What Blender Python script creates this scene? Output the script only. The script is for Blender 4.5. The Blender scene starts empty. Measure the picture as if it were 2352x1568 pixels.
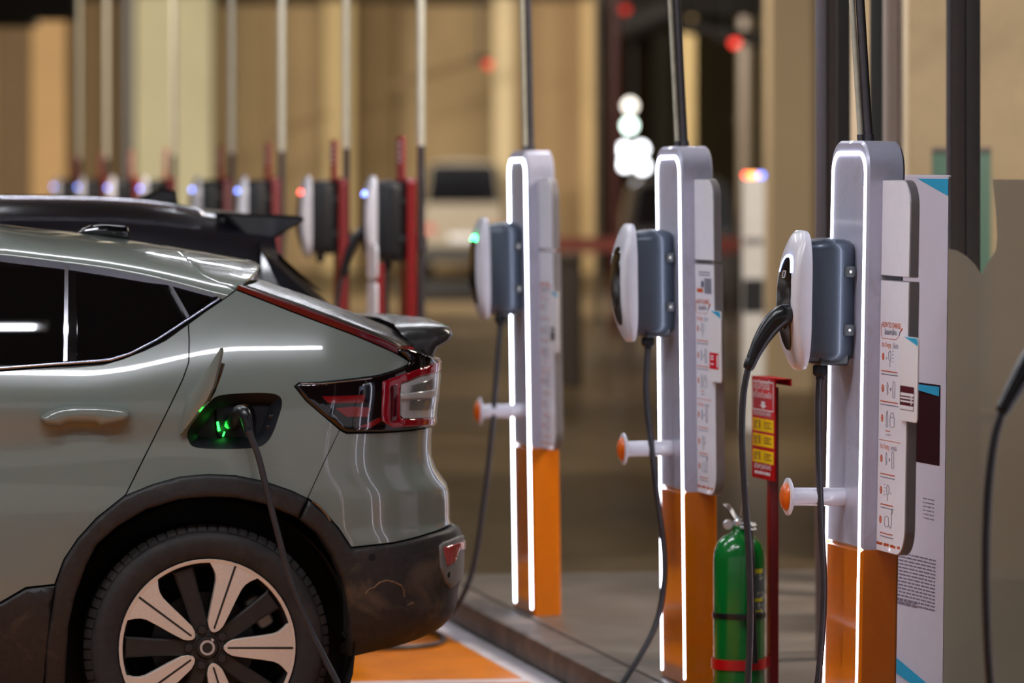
import bpy, bmesh, math, random
import numpy as np
from mathutils import Vector, Matrix
from mathutils.geometry import delaunay_2d_cdt
random.seed(7)
SC = bpy.context.scene
COL = SC.collection
PI = math.pi
# ---------------------------------------------------------------- camera, world, exposure, large lights
F, HC, HOR = 11200.0, 1.756, 406.0          # focal length in px (2352 wide), eye height, horizon row
cam_d = bpy.data.cameras.new('camera')
cam = bpy.data.objects.new('camera', cam_d); COL.objects.link(cam)
cam.location = (0, 0, HC); cam.rotation_euler = (PI/2, 0, 0)
cam_d.sensor_width = 36.0; cam_d.lens = F/2352*36.0
cam_d.shift_y = (HOR-784)/2352
cam_d.clip_end = 400
cam_d.dof.use_dof = True; cam_d.dof.focus_distance = 13.75; cam_d.dof.aperture_fstop = 2.75
SC.camera = cam
SC.view_settings.view_transform = 'Standard'; SC.view_settings.look = 'None'
SC.view_settings.gamma = 1; SC.view_settings.use_curve_mapping = False
SC.view_settings.exposure = 0.0
W = bpy.data.worlds.new('world'); SC.world = W; W.use_nodes = True
W.node_tree.nodes['Background'].inputs[0].default_value = (0.80, 0.80, 0.84, 1)
W.node_tree.nodes['Background'].inputs[1].default_value = 0.42

ALPHA = math.atan(2007/F)                    # the bay row runs 10 degrees left of the view axis
def area_lamp(name, loc, size, size_y, power, color, aim=(0, 0, -1), rz=0.0):
    d = bpy.data.lights.new(name, 'AREA'); d.shape = 'RECTANGLE'; d.size = size; d.size_y = size_y
    d.energy = power; d.color = color
    o = bpy.data.objects.new(name, d); COL.objects.link(o); o.location = loc
    q = Vector(aim).to_track_quat('-Z', 'Y'); o.rotation_euler = (q.to_matrix() @ Matrix.Rotation(rz, 3, 'Z')).to_euler()
    return o
WARM = (1.0, 0.92, 0.80)
for i, (x, y) in enumerate([(-10.5, 66), (-6.5, 62), (-2.6, 66), (1.0, 62), (-4.5, 54)]):
    area_lamp('hall_fill', (x, y, 4.7), 1.6, 1.0, 1250, WARM, (0, 0.93, -0.37))  # fixtureless lamps out of view, added to brighten the far wall
for i, (x, y) in enumerate([(-3.5, 30), (2.6, 30), (-0.5, 40), (3, 50)]):
    area_lamp('lane_fill', (x, y, 4.5), 1.5, 1.0, 230, (1.0, .88, .74), (0, .62, -.78))  # added without fixtures, to lift the lane floor and nearer columns
area_lamp('doorway_fill', (3.4, 84, 4.93), 1.6, 1.0, 260, WARM, (0, .9, -.4))  # unseen lamp added to light the hall past the opening
area_lamp('glass_room_fill', (3.6, 17.4, 4.5), 2.0, 1.0, 480, (1.0, .89, .78), (0, .6, -.8))  # unseen lamp added to brighten the room behind the glass
# ---------------------------------------------------------------- helpers
def ray(u, v, Y):
    return Vector(((u-1176)*Y/F, Y, HC-(v-HOR)*Y/F))
def proj(p):
    return 1176+F*p[0]/p[1], HOR+F*(HC-p[2])/p[1]
MATS = {}
def mat(name, color=(.5, .5, .5), rough=.5, metal=0.0, coat=0.0, emit=None, strength=0.0, spec=.5,
        var=0.06, scale=25.0, bump=0.0, alpha=1.0, trans=0.0, stain=None, stain_scale=3.0, stain_lo=.5, stain_hi=.75):
    """procedural principled material: fine grain in colour and roughness, optional stains and relief"""
    if name in MATS: return MATS[name]
    m = bpy.data.materials.new(name); m.use_nodes = True; MATS[name] = m
    nt = m.node_tree; N = nt.nodes; L = nt.links
    b = N['Principled BSDF']
    b.inputs['Metallic'].default_value = metal; b.inputs['Roughness'].default_value = rough
    b.inputs['Coat Weight'].default_value = coat; b.inputs['Coat Roughness'].default_value = .03
    b.inputs['Specular IOR Level'].default_value = spec
    b.inputs['Alpha'].default_value = alpha; b.inputs['Transmission Weight'].default_value = trans
    if emit:
        b.inputs['Emission Color'].default_value = (*emit, 1); b.inputs['Emission Strength'].default_value = strength
    tc = N.new('ShaderNodeTexCoord'); nz = N.new('ShaderNodeTexNoise'); nz.inputs['Scale'].default_value = scale
    nz.inputs['Detail'].default_value = 3
    L.new(tc.outputs['Object'], nz.inputs['Vector'])
    rp = N.new('ShaderNodeValToRGB'); c = color
    rp.color_ramp.elements[0].position = .3; rp.color_ramp.elements[1].position = .7
    rp.color_ramp.elements[0].color = (*[max(0, k*(1-var)) for k in c], 1)
    rp.color_ramp.elements[1].color = (*[min(1, k*(1+var)) for k in c], 1)
    L.new(nz.outputs['Fac'], rp.inputs['Fac']); out = rp.outputs['Color']
    if stain:
        n2 = N.new('ShaderNodeTexNoise'); n2.inputs['Scale'].default_value = stain_scale; n2.inputs['Detail'].default_value = 8
        n2.inputs['Roughness'].default_value = .65; n2.inputs['Distortion'].default_value = .6
        L.new(tc.outputs['Object'], n2.inputs['Vector'])
        r2 = N.new('ShaderNodeValToRGB'); r2.color_ramp.elements[0].position = stain_lo; r2.color_ramp.elements[1].position = stain_hi
        L.new(n2.outputs['Fac'], r2.inputs['Fac'])
        mx = N.new('ShaderNodeMix'); mx.data_type = 'RGBA'
        L.new(r2.outputs['Color'], mx.inputs[0]); L.new(out, mx.inputs[6]); mx.inputs[7].default_value = (*stain, 1)
        out = mx.outputs[2]
    L.new(out, b.inputs['Base Color'])
    if bump:
        bp = N.new('ShaderNodeBump'); bp.inputs['Strength'].default_value = bump; bp.inputs['Distance'].default_value = .002
        L.new(nz.outputs['Fac'], bp.inputs['Height']); L.new(bp.outputs['Normal'], b.inputs['Normal'])
    return m
def srgb(r, g, b):
    f = lambda c: (c/255/12.92) if c <= 10 else ((c/255+.055)/1.055)**2.4
    return (f(r), f(g), f(b))

class MB:
    def __init__(s): s.v = []; s.f = []; s.m = []
    def add(s, vs, fs, mi=0):
        k = len(s.v); s.v += [tuple(p) for p in vs]; s.f += [tuple(i+k for i in f) for f in fs]; s.m += [mi]*len(fs)
        return s
    def box(s, a, b, mi=0):
        (x0, y0, z0), (x1, y1, z1) = a, b
        return s.add([(x0, y0, z0), (x1, y0, z0), (x1, y1, z0), (x0, y1, z0), (x0, y0, z1), (x1, y0, z1), (x1, y1, z1), (x0, y1, z1)],
                     [(0, 3, 2, 1), (4, 5, 6, 7), (0, 1, 5, 4), (1, 2, 6, 5), (2, 3, 7, 6), (3, 0, 4, 7)], mi)
    def prism(s, poly, fr, a, b, mi=0, bev=0.0):
        """poly: 2-D outline (ccw); fr(p, q, t) -> 3-D; extruded from t=a to t=b, with a small chamfer at both ends"""
        n = len(poly); rings = []
        if bev:
            ins = inset(poly, bev)
            e = bev if b > a else -bev
            rings = [(ins, a), (poly, a+e), (poly, b-e), (ins, b)]
        else: rings = [(poly, a), (poly, b)]
        vs = [fr(p, q, t) for pl, t in rings for p, q in pl]
        fs = []
        for k in range(len(rings)-1):
            for i in range(n):
                j = (i+1) % n; fs.append((k*n+i, k*n+j, (k+1)*n+j, (k+1)*n+i))
        fs.append(tuple(reversed(range(n)))); fs.append(tuple(range((len(rings)-1)*n, len(rings)*n)))
        return s.add(vs, fs, mi)
    def tube(s, pts, r, seg=12, mi=0, caps=True, closed=False):
        P = [Vector(p) for p in pts]; n = len(P)
        R = r if isinstance(r, (list, tuple)) else [r]*n
        T = []
        for i in range(n):
            a = P[max(0, i-1)] if not closed else P[i-1]; b = P[min(n-1, i+1)] if not closed else P[(i+1) % n]
            T.append((b-a).normalized())
        ref = Vector((0, 0, 1)) if abs(T[0].z) < .9 else Vector((1, 0, 0))
        nrm = (ref - T[0]*ref.dot(T[0])).normalized(); vs = []
        for i in range(n):
            nrm = (nrm - T[i]*nrm.dot(T[i])).normalized(); bi = T[i].cross(nrm)
            for k in range(seg):
                a = 2*PI*k/seg; vs.append(P[i] + (nrm*math.cos(a)+bi*math.sin(a))*R[i])
        fs = []
        for i in range(n-1 if not closed else n):
            i2 = (i+1) % n
            for k in range(seg):
                k2 = (k+1) % seg; fs.append((i*seg+k, i*seg+k2, i2*seg+k2, i2*seg+k))
        if caps and not closed:
            fs.append(tuple(reversed(range(seg)))); fs.append(tuple(range((n-1)*seg, n*seg)))
        return s.add(vs, fs, mi)
    def cyl(s, a, b, r, seg=20, mi=0, r2=None): return s.tube([a, b], [r, r if r2 is None else r2], seg, mi)
    def lathe(s, prof, o, ax, seg=32, mi=0):
        """prof: (radius, distance along axis)"""
        ax = Vector(ax).normalized(); o = Vector(o)
        ref = Vector((0, 0, 1)) if abs(ax.z) < .9 else Vector((1, 0, 0))
        e1 = (ref-ax*ref.dot(ax)).normalized(); e2 = ax.cross(e1); vs = []
        for r, h in prof:
            for k in range(seg):
                a = 2*PI*k/seg; vs.append(o+ax*h+(e1*math.cos(a)+e2*math.sin(a))*r)
        fs = []
        for i in range(len(prof)-1):
            for k in range(seg):
                k2 = (k+1) % seg; fs.append((i*seg+k, i*seg+k2, (i+1)*seg+k2, (i+1)*seg+k))
        return s.add(vs, fs, mi)
    def grid(s, rows, mi=0, wrap=False):
        n = len(rows[0]); vs = [p for r in rows for p in r]; fs = []
        for i in range(len(rows)-1):
            for k in range(n if wrap else n-1):
                k2 = (k+1) % n; fs.append((i*n+k, i*n+k2, (i+1)*n+k2, (i+1)*n+k))
        return s.add(vs, fs, mi)
    def build(s, name, mats, parent=None, smooth=30, bevel=0.0, fix=True, M=None):
        me = bpy.data.meshes.new(name); me.from_pydata(s.v, [], s.f)
        mats = mats if isinstance(mats, (list, tuple)) else [mats]
        for m in mats: me.materials.append(m)
        me.polygons.foreach_set('material_index', s.m)
        if M: me.transform(M)
        if fix or bevel:
            bm = bmesh.new(); bm.from_mesh(me)
            bmesh.ops.remove_doubles(bm, verts=bm.verts, dist=1e-6)
            bmesh.ops.recalc_face_normals(bm, faces=bm.faces)
            if bevel:
                es = [e for e in bm.edges if len(e.link_faces) == 2 and e.calc_face_angle(0) > .5]
                bmesh.ops.bevel(bm, geom=es, offset=bevel, segments=2, affect='EDGES', profile=.6, clamp_overlap=True)
            bm.to_mesh(me); bm.free()
        if smooth:
            me.polygons.foreach_set('use_smooth', [True]*len(me.polygons)); me.set_sharp_from_angle(angle=math.radians(smooth))
        return link(name, me, parent)
def link(name, me, parent=None):
    o = bpy.data.objects.new(name, me); COL.objects.link(o)
    if parent: o.parent = parent
    return o
def tag(o, label=None, cat=None, group=None, kind=None):
    if label: o['label'] = label
    if cat: o['category'] = cat
    if group: o['group'] = group
    if kind: o['kind'] = kind
    return o
def thing(name, label, cat, M=None, group=None):
    o = bpy.data.objects.new(name, None); COL.objects.link(o); o.empty_display_size = .1
    if M is not None: o.matrix_world = M
    return tag(o, label, cat, group)
def copy_tree(o, parent=None):
    c = o.copy(); COL.objects.link(c)
    if parent: c.parent = parent
    for ch in [x for x in KIDS(o)]: copy_tree(ch, c)
    return c
def KIDS(o): return list(o.children)
def inset(poly, d):
    n = len(poly); A = sum(poly[i][0]*poly[(i+1) % n][1]-poly[(i+1) % n][0]*poly[i][1] for i in range(n)); sg = 1 if A > 0 else -1
    out = []
    for i in range(n):
        p0, p1, p2 = poly[i-1], poly[i], poly[(i+1) % n]
        a = (p1[0]-p0[0], p1[1]-p0[1]); b = (p2[0]-p1[0], p2[1]-p1[1])
        la = math.hypot(*a) or 1e-9; lb = math.hypot(*b) or 1e-9
        n1 = (-a[1]/la*sg, a[0]/la*sg); n2 = (-b[1]/lb*sg, b[0]/lb*sg)
        m = (n1[0]+n2[0], n1[1]+n2[1]); l = math.hypot(*m) or 1e-9; m = (m[0]/l, m[1]/l)
        k = d/max(.35, m[0]*n1[0]+m[1]*n1[1])
        out.append((p1[0]+m[0]*k, p1[1]+m[1]*k))
    return out
def rrect(x0, y0, x1, y1, r, seg=6):
    """rounded rectangle; r = one radius or (bl, br, tr, tl)"""
    R = r if isinstance(r, (tuple, list)) else (r,)*4
    out = []
    for (cx, cy, rr, a0) in ((x0, y0, R[0], PI), (x1, y0, R[1], 1.5*PI), (x1, y1, R[2], 0), (x0, y1, R[3], .5*PI)):
        sx = 1 if cx == x0 else -1; sy = 1 if cy == y0 else -1
        if rr < 1e-6: out.append((cx, cy)); continue
        for k in range(seg+1):
            a = a0+k/seg*PI/2; out.append((cx+sx*rr+rr*math.cos(a), cy+sy*rr+rr*math.sin(a)))
    return out
def catmull(pts, n=8):
    P = [Vector(p) for p in pts]; out = []
    for i in range(len(P)-1):
        p0 = P[max(0, i-1)]; p1 = P[i]; p2 = P[i+1]; p3 = P[min(len(P)-1, i+2)]
        for k in range(n):
            t = k/n; out.append(.5*((2*p1)+(p2-p0)*t+(2*p0-5*p1+4*p2-p3)*t*t+(3*p1-p0-3*p2+p3)*t**3))
    out.append(P[-1]); return out
_TXT = {}
def text_into(mb, s, size, o, ux, uz, mi=0, align='L', squash=1.0, bold=0.0):
    """letters as flat print in mesh builder mb: o = anchor on the surface, ux = reading direction, uz = up"""
    key = (s, bold)
    if key not in _TXT:
        c = bpy.data.curves.new('lettering', 'FONT'); c.body = s; c.resolution_u = 2; c.offset = bold
        ob = bpy.data.objects.new('lettering', c); COL.objects.link(ob)
        dg = bpy.context.evaluated_depsgraph_get(); me = bpy.data.meshes.new_from_object(ob.evaluated_get(dg))
        _TXT[key] = ([tuple(v.co) for v in me.vertices], [tuple(p.vertices) for p in me.polygons])
        bpy.data.objects.remove(ob); bpy.data.curves.remove(c); bpy.data.meshes.remove(me)
    vs, fs = _TXT[key]
    if not vs: return
    w = max(v[0] for v in vs); sh = {'L': 0, 'C': w/2, 'R': w}[align]
    o, ux, uz = Vector(o), Vector(ux).normalized(), Vector(uz).normalized()
    mb.add([o+ux*((v[0]-sh)*size*squash)+uz*(v[1]*size) for v in vs], fs, mi)
def TM(loc, rz=0.0, tilt=0.0):
    return Matrix.Translation(loc) @ Matrix.Rotation(tilt, 4, 'Y') @ Matrix.Rotation(rz, 4, 'Z')
# ================================================================= setting
CARM0 = TM(((480-1176)*14.4/F, 14.4, 0), ALPHA)
concrete = mat('floor_concrete', srgb(88, 74, 53), .33, spec=.16, var=.18, scale=1.3, bump=.05, stain=srgb(60, 49, 32), stain_scale=.55, stain_lo=.42, stain_hi=.7)
island_m = mat('island_concrete', srgb(108, 99, 91), .38, spec=.2, var=.22, scale=2.2, bump=.1, stain=srgb(86, 76, 66), stain_scale=1.8, stain_lo=.42, stain_hi=.7)
kerb_m = mat('kerb_concrete', srgb(104, 92, 84), .55, var=.3, scale=9, bump=.4, stain=srgb(58, 50, 44), stain_scale=4, stain_lo=.40, stain_hi=.68)
orange_floor = mat('orange_floor_paint', srgb(216, 124, 8), .35, spec=.07, var=.08, scale=6, stain=srgb(160, 84, 8), stain_scale=1.6, stain_lo=.45, stain_hi=.8)
white_line = mat('white_line_paint', srgb(214, 208, 214), .35, var=.06, scale=8, stain=srgb(150, 140, 140), stain_scale=3, stain_lo=.5, stain_hi=.8)
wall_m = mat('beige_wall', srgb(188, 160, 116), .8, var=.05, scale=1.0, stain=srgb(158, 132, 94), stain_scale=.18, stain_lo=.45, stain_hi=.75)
YB = 92.0
fl = MB(); fl.box((-26, -6, -.25), (22, YB+40, 0)); floor = tag(fl.build('floor', concrete), kind='structure')
def floor_part(name, x0, x1, y0, y1, h, m, bev=.0):
    b = MB(); b.box((x0, y0, 0.0), (x1, y1, h)); b.v = [tuple(CARM0 @ Vector(p)) for p in b.v]; return b.build(name, m, floor, smooth=20, bevel=bev)
floor_part('painted_bay', -4.2, 1.385, -7.6, 7.4, .002, orange_floor)
floor_part('kerb_line', 1.385, 1.49, -7.6, 7.4, .0035, white_line)
for y in (-5.05, -2.58, -.13, 2.33, 4.85, 7.32): floor_part('bay_line', -4.2, 1.385, y, y+.10, .0035, white_line)
kb = MB(); kb.box((1.49, -7.6, 0), (1.64, 5.6, .105)); kb.v = [tuple(CARM0 @ Vector(p)) for p in kb.v]
tag(kb.build('trim_1', kerb_m, None, smooth=30, bevel=.025), kind='structure')
kb = MB(); kb.box((1.63, -7.6, 0), (6.8, 5.6, .11)); kb.v = [tuple(CARM0 @ Vector(p)) for p in kb.v]
tag(kb.build('trim_2', island_m, None, smooth=30, bevel=.01), kind='structure')
def X(u, Y): return (u-1176)*Y/F
def Z(v, Y): return HC-(v-HOR)*Y/F
CEIL = 5.0
b = MB(); b.box((-26, -6, CEIL), (22, YB+40, CEIL+.2)); tag(b.build('ceiling', mat('ceiling_concrete', srgb(120, 110, 96), .85, var=.1, scale=.6)), kind='structure')
b = MB(); b.box((-26, YB, 0), (X(1338, YB), YB+.3, CEIL)); tag(b.build('wall_back', wall_m), kind='structure')
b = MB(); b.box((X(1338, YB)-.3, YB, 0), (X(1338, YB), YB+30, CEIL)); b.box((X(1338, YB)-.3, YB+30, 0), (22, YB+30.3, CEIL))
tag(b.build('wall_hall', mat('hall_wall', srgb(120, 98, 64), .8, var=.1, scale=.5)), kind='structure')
b = MB(); b.box((-26.2, -6, 0), (-26, YB+40, CEIL)); tag(b.build('wall_left', wall_m), kind='structure')
b = MB(); b.box((22, -6, 0), (22.2, YB+40, CEIL)); tag(b.build('wall_right', wall_m), kind='structure')
# wall columns (structure) at the far end, one of them a painted wall shadow
def column(n, u0, u1, Y, col, d=1.0, top=None):
    b = MB(); b.box((X(u0, Y), Y, 0), (X(u1, Y), Y+d, CEIL if top is None else top))
    return tag(b.build('trim_%d' % n, mat('column_%d' % n, srgb(*col), .75, var=.05, scale=1)), kind='structure')
column(3, 72, 152, 90, (214, 172, 118)); column(4, 310, 486, 87, (196, 188, 152)); column(5, 744, 812, 90, (206, 180, 128))
column(6, 1134, 1182, 88, (214, 192, 150)); column(7, 1184, 1338, 90, (174, 144, 102)); column(8, 812, 906, 91, (128, 104, 66))  # the last is wall in shade, built as a darker column
column(9, 1566, 1594, 88, (206, 178, 124)); column(10, 1770, 1868, 40, (198, 176, 142)); column(11, 1868, 1880, 40.2, (150, 122, 88), .6)
column(12, 1600, 1690, 112, (120, 104, 70)); column(13, 1500, 1545, 108, (120, 112, 92)); column(14, 1338, 1372, 89, (196, 166, 116)); column(15, 0, 70, 90, (122, 98, 66))
column(16, 188, 282, 90, (120, 96, 60)); column(17, 1735, 1772, 98, (104, 90, 62))
# beams across the far bays
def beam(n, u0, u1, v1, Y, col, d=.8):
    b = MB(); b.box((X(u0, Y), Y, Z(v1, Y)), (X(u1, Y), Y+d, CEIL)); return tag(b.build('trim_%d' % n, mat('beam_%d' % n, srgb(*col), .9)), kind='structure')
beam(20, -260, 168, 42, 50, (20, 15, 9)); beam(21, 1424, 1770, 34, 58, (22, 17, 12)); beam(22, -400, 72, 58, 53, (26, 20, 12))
# ================================================================= the sage electric car
CARM = TM(((480-1176)*14.4/F, 14.4, 0), ALPHA)
CARI = CARM.inverted()
HW = .93                                            # half width
def onplane(u, v, y):
    """car-local point where the sight line of a photo position meets the plane y = const of the car"""
    o = CARI @ Vector((0, 0, HC)); d = CARI.to_3x3() @ Vector(((u-1176)/F, 1, -(v-HOR)/F))
    t = (y-o.y)/d.y; return o+d*t
CL, CRY = .40, .30                                  # plan-view rear corner: length, depth
_sil = [(1006, 806), (1003, 834), (1001, 870), (996, 905), (990, 939), (988, 980), (986, 1006), (985, 1031), (988, 1056),
        (1000, 1080), (1017, 1102), (1026, 1116), (1028, 1150), (1029, 1200), (1034, 1206), (1043, 1213), (1046, 1222), (1046, 1290), (1044, 1323),
        (1037, 1352), (1037, 1378), (1030, 1398), (1015, 1422), (980, 1445), (930, 1470)]
_zx = sorted((onplane(u, v, .3).z, onplane(u, v, .3).x+.003) for u, v in _sil)
_zs = np.arange(.1, 1.75, .004); _xs = np.interp(_zs, [a for a, b in _zx], [b for a, b in _zx])
_k = np.exp(-.5*(np.arange(-9, 10)*.004/.010)**2); _k /= _k.sum()
_xs = np.convolve(np.pad(_xs, 9, mode='edge'), _k, mode='valid')
def xr(z): return float(np.interp(z, _zs, _xs))
def sst(a, b, x):
    t = min(1, max(0, (x-a)/(b-a))); return t*t*(3-2*t)
_hp = onplane(193, 985, 0)
def base_in(x, z):
    f = sst(-.40, .12, x); w = .014+.034*f; zc = 1.100+.035*f
    t = (z-zc)/w; sp = w*(t if t > 30 else math.log(1+math.exp(t)))
    r = .40*sp+.32*sp*sp
    if z < .60: r += .35*(.60-z)**2
    r += .016*math.exp(-((z-.95)/.10)**2)*sst(.25, -.15, x)
    r -= .020*math.exp(-(x/.42)**2-((z-.80)/.22)**2)
    r += .008*math.exp(-((x-_hp.x)/.06)**2-((z-_hp.z)/.032)**2)
    if x < -2.9: r += .55*(-2.9-x)**2
    return r
def S0(s, z):
    x0 = xr(z)-CL
    if s <= x0: x, dy = s, 0.0
    else:
        ph = (s-x0)/CL
        if ph < PI/2: x = x0+CL*math.sin(ph); dy = CRY*(1-math.cos(ph))
        else: x = x0+CL; dy = CRY+(ph-PI/2)*CL
    return Vector((x, base_in(min(s, x0+.2), z)+dy, z))
def SEND(z): return xr(z)-CL+CL*PI/2+(HW-CRY-.02)
class Surf:
    def __init__(s, f, g0): s.f = f; s.g0 = g0
    def n(s, a, b):
        e = 1e-3; da = s.f(a+e, b)-s.f(a-e, b); db = s.f(a, b+e)-s.f(a, b-e)
        return da.cross(db).normalized()
    def inv(s, u, v, g=None):
        a, b = g or s.g0(u, v)
        for _ in range(40):
            p = CARM @ s.f(a, b); pu, pv = proj(p); ru, rv = u-pu, v-pv
            if abs(ru)+abs(rv) < .02: break
            e = 1e-4
            q1 = proj(CARM @ s.f(a+e, b)); q2 = proj(CARM @ s.f(a, b+e))
            j = ((q1[0]-pu)/e, (q2[0]-pu)/e, (q1[1]-pv)/e, (q2[1]-pv)/e); det = j[0]*j[3]-j[1]*j[2]
            if abs(det) < 1e-3: break
            da = (ru*j[3]-rv*j[1])/det; db = (rv*j[0]-ru*j[2])/det
            k = min(1, .08/max(abs(da), abs(db), 1e-9)); a += da*k; b += db*k
        return a, b
def _g_side(u, v):
    p = onplane(u, v, .1); return min(p.x, xr(p.z)-CL+.35), p.z
SIDE = Surf(S0, _g_side)
def P(pts, surf=SIDE):
    """photo positions -> surface coordinates; u=None runs round the corner to the middle of the tail"""
    out = []
    for u, v in pts:
        if u is None:
            z = onplane(1010, v, .5).z; out.append((SEND(z), z))
        else: out.append(surf.inv(u, v))
    return out
def inside(pts, poly):
    x, y = pts[:, 0], pts[:, 1]; c = np.zeros(len(pts), bool); n = len(poly)
    for i in range(n):
        x1, y1 = poly[i-1]; x2, y2 = poly[i]
        if y1 == y2: continue
        m = ((y1 > y) != (y2 > y)) & (x < (x2-x1)*(y-y1)/(y2-y1)+x1); c ^= m
    return c
def dist(pts, poly):
    d = np.full(len(pts), 9.0); n = len(poly)
    for i in range(n):
        a = np.array(poly[i-1]); b = np.array(poly[i]); ab = b-a; L2 = max(1e-12, (ab**2).sum())
        t = np.clip(((pts-a)@ab)/L2, 0, 1); d = np.minimum(d, np.hypot(*(pts-a-t[:, None]*ab).T))
    return d
def densify(poly, st):
    out = []
    for i in range(len(poly)):
        a, b = poly[i], poly[(i+1) % len(poly)]; n = max(1, int(math.hypot(b[0]-a[0], b[1]-a[1])/st))
        for k in range(n): out.append((a[0]+(b[0]-a[0])*k/n, a[1]+(b[1]-a[1])*k/n))
    return out
def smoothpoly(pts, n=4):
    """closed Catmull-Rom through the points"""
    out = []; m = len(pts)
    for i in range(m):
        p0, p1, p2, p3 = [np.array(pts[(i+k) % m], float) for k in (-1, 0, 1, 2)]
        for k in range(n):
            t = k/n; out.append(tuple(.5*((2*p1)+(p2-p0)*t+(2*p0-5*p1+4*p2-p3)*t*t+(3*p1-p0-3*p2+p3)*t**3)))
    return out
def panel(name, poly, mats, parent, surf=SIDE, off=0.0, th=.02, holes=(), step=.028, rnd=0.0, gap=.0014, mirror=False, skirt=True):
    """a sheet of bodywork: outline in surface coordinates, meshed over the analytic surface, with turned-in edges"""
    if gap: poly = inset(poly, gap)
    poly = densify(poly, step); holes = [densify(h, step*.6) for h in holes]
    if rnd:
        loops = [poly, inset(poly, rnd*.25), inset(poly, rnd*.6), inset(poly, rnd)]
    else: loops = [poly]
    A = np.array(poly); lo, hi = A.min(0), A.max(0)
    gx, gz = np.meshgrid(np.arange(lo[0]+step*.37, hi[0], step), np.arange(lo[1]+step*.41, hi[1], step))
    G = np.stack([gx.ravel(), gz.ravel()], 1); m = inside(G, poly) & (dist(G, poly) > max(step*.45, rnd*1.15))
    for h in holes: m &= ~inside(G, h) & (dist(G, h) > step*.4)
    G = G[m]; V = list(map(tuple, poly)); E = [(i, (i+1) % len(poly)) for i in range(len(poly))]
    for lp in loops[1:]:
        q = np.array(lp); ok = inside(q, poly) & (dist(q, poly) > .2*rnd*.25); V += [tuple(p) for p, k in zip(q, ok) if k]
    for h in holes:
        k = len(V); V += h; E += [(k+i, k+(i+1) % len(h)) for i in range(len(h))]
    V += [tuple(p) for p in G]
    ov, oe, of, *_ = delaunay_2d_cdt([Vector(p) for p in V], E, [], 0, 1e-6)
    ov = np.array([(p.x, p.y) for p in ov])
    tri = [f for f in of]; C = np.array([ov[list(f)].mean(0) for f in tri]); ok = inside(C, poly)
    for h in holes: ok &= ~inside(C, h)
    tri = [tuple(f) for f, k in zip(tri, ok) if k]
    fx = []
    for f in tri:
        a, b, c = ov[f[0]], ov[f[1]], ov[f[2]]
        fx.append(f if (b[0]-a[0])*(c[1]-a[1])-(b[1]-a[1])*(c[0]-a[0]) > 0 else (f[0], f[2], f[1]))
    D = np.full(len(ov), 9.0)
    if rnd: D = dist(ov, poly)
    vs, ns = [], []
    for (a, b), d in zip(ov, D):
        p = surf.f(a, b); n = surf.n(a, b); o = off
        if d < rnd: o = off-(rnd-math.sqrt(max(0, rnd*rnd-(rnd-d)**2)))
        vs.append(p+n*o); ns.append(n)
    n0 = len(vs); fs = list(fx)
    if skirt:
        cnt = {}
        for f in fx:
            for i in range(len(f)):
                e = (f[i], f[(i+1) % len(f)]); cnt[e] = cnt.get(e, 0)+1
        bd = [e for e in cnt if (e[1], e[0]) not in cnt]; mp = {}
        def dup(i, o):
            k = (i, o)
            if k not in mp:
                mp[k] = len(vs); vs.append(surf.f(*ov[i])+ns[i]*o if o is not None else vs[i].copy())
            return mp[k]
        for a, b in bd: fs.append((dup(a, None), dup(a, off-th), dup(b, off-th), dup(b, None)))
    if mirror:
        k = len(vs); vs += [Vector((p.x, 2*HW-p.y, p.z)) for p in vs]; fs += [tuple(k+i for i in reversed(f)) for f in fs]
    me = bpy.data.meshes.new(name); me.from_pydata([tuple(p) for p in vs], [], fs)
    for mm in (mats if isinstance(mats, (list, tuple)) else [mats]): me.materials.append(mm)
    me.polygons.foreach_set('use_smooth', [True]*len(fs))
    if not rnd:
        nn = [(0, 0, 0)]*len(vs)
        for i in range(n0):
            nn[i] = tuple(ns[i])
            if mirror: nn[k+i] = (ns[i].x, -ns[i].y, ns[i].z)
        me.normals_split_custom_set_from_vertices(nn)
    return link(name, me, parent)

paint = mat('sage_paint', srgb(119, 127, 119), .22, 0, coat=1.0, var=.02, scale=300)
gloss_black = mat('gloss_black', (.004, .004, .005), .06, 0, coat=.6, var=.1)
glass_dark = mat('tinted_glass', (.0025, .0025, .003), .02, 0, spec=.55, var=.1)
clad = mat('black_cladding', (.018, .016, .016), .52, var=.25, scale=60, bump=.25, stain=(.075, .058, .042), stain_scale=7, stain_lo=.58, stain_hi=.80)
clad_dirt = mat('scuffed_bumper_plastic', (.018, .016, .015), .5, var=.3, scale=50, bump=.3, stain=(.15, .105, .062), stain_scale=5.5, stain_lo=.52, stain_hi=.78)
under = mat('underbody_black', (.004, .004, .004), .8)
chrome = mat('satin_trim', (.42, .42, .46), .18, 1.0)
rubber = mat('tyre_rubber', (.020, .018, .018), .68, var=.3, scale=40, stain=(.05, .038, .028), stain_scale=6, stain_lo=.5, stain_hi=.85)
rim_dark = mat('dark_wheel_paint', (.018, .016, .016), .42, var=.15)
rim_bright = mat('machined_alloy', (.82, .73, .63), .38, .40, var=.05, scale=200)
red_lens = mat('red_lens', (.20, .003, .010), .07, coat=1.0, emit=(.5, .0, .01), strength=.04)
dark_red_lens = mat('dark_red_lens', (.020, .001, .002), .05, coat=1.0)
mid_red = mat('red_lamp_inset', (.20, .003, .004), .12, coat=1.0)
clear_lens = mat('clear_lens', (.42, .42, .42), .1, coat=1.0)
grey_lens = mat('grey_lens_inset', (.13, .13, .125), .12, coat=1.0)

car = thing('car', 'sage green electric hatchback being charged, its rear wheel in the foreground', 'car', CARM)
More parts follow.
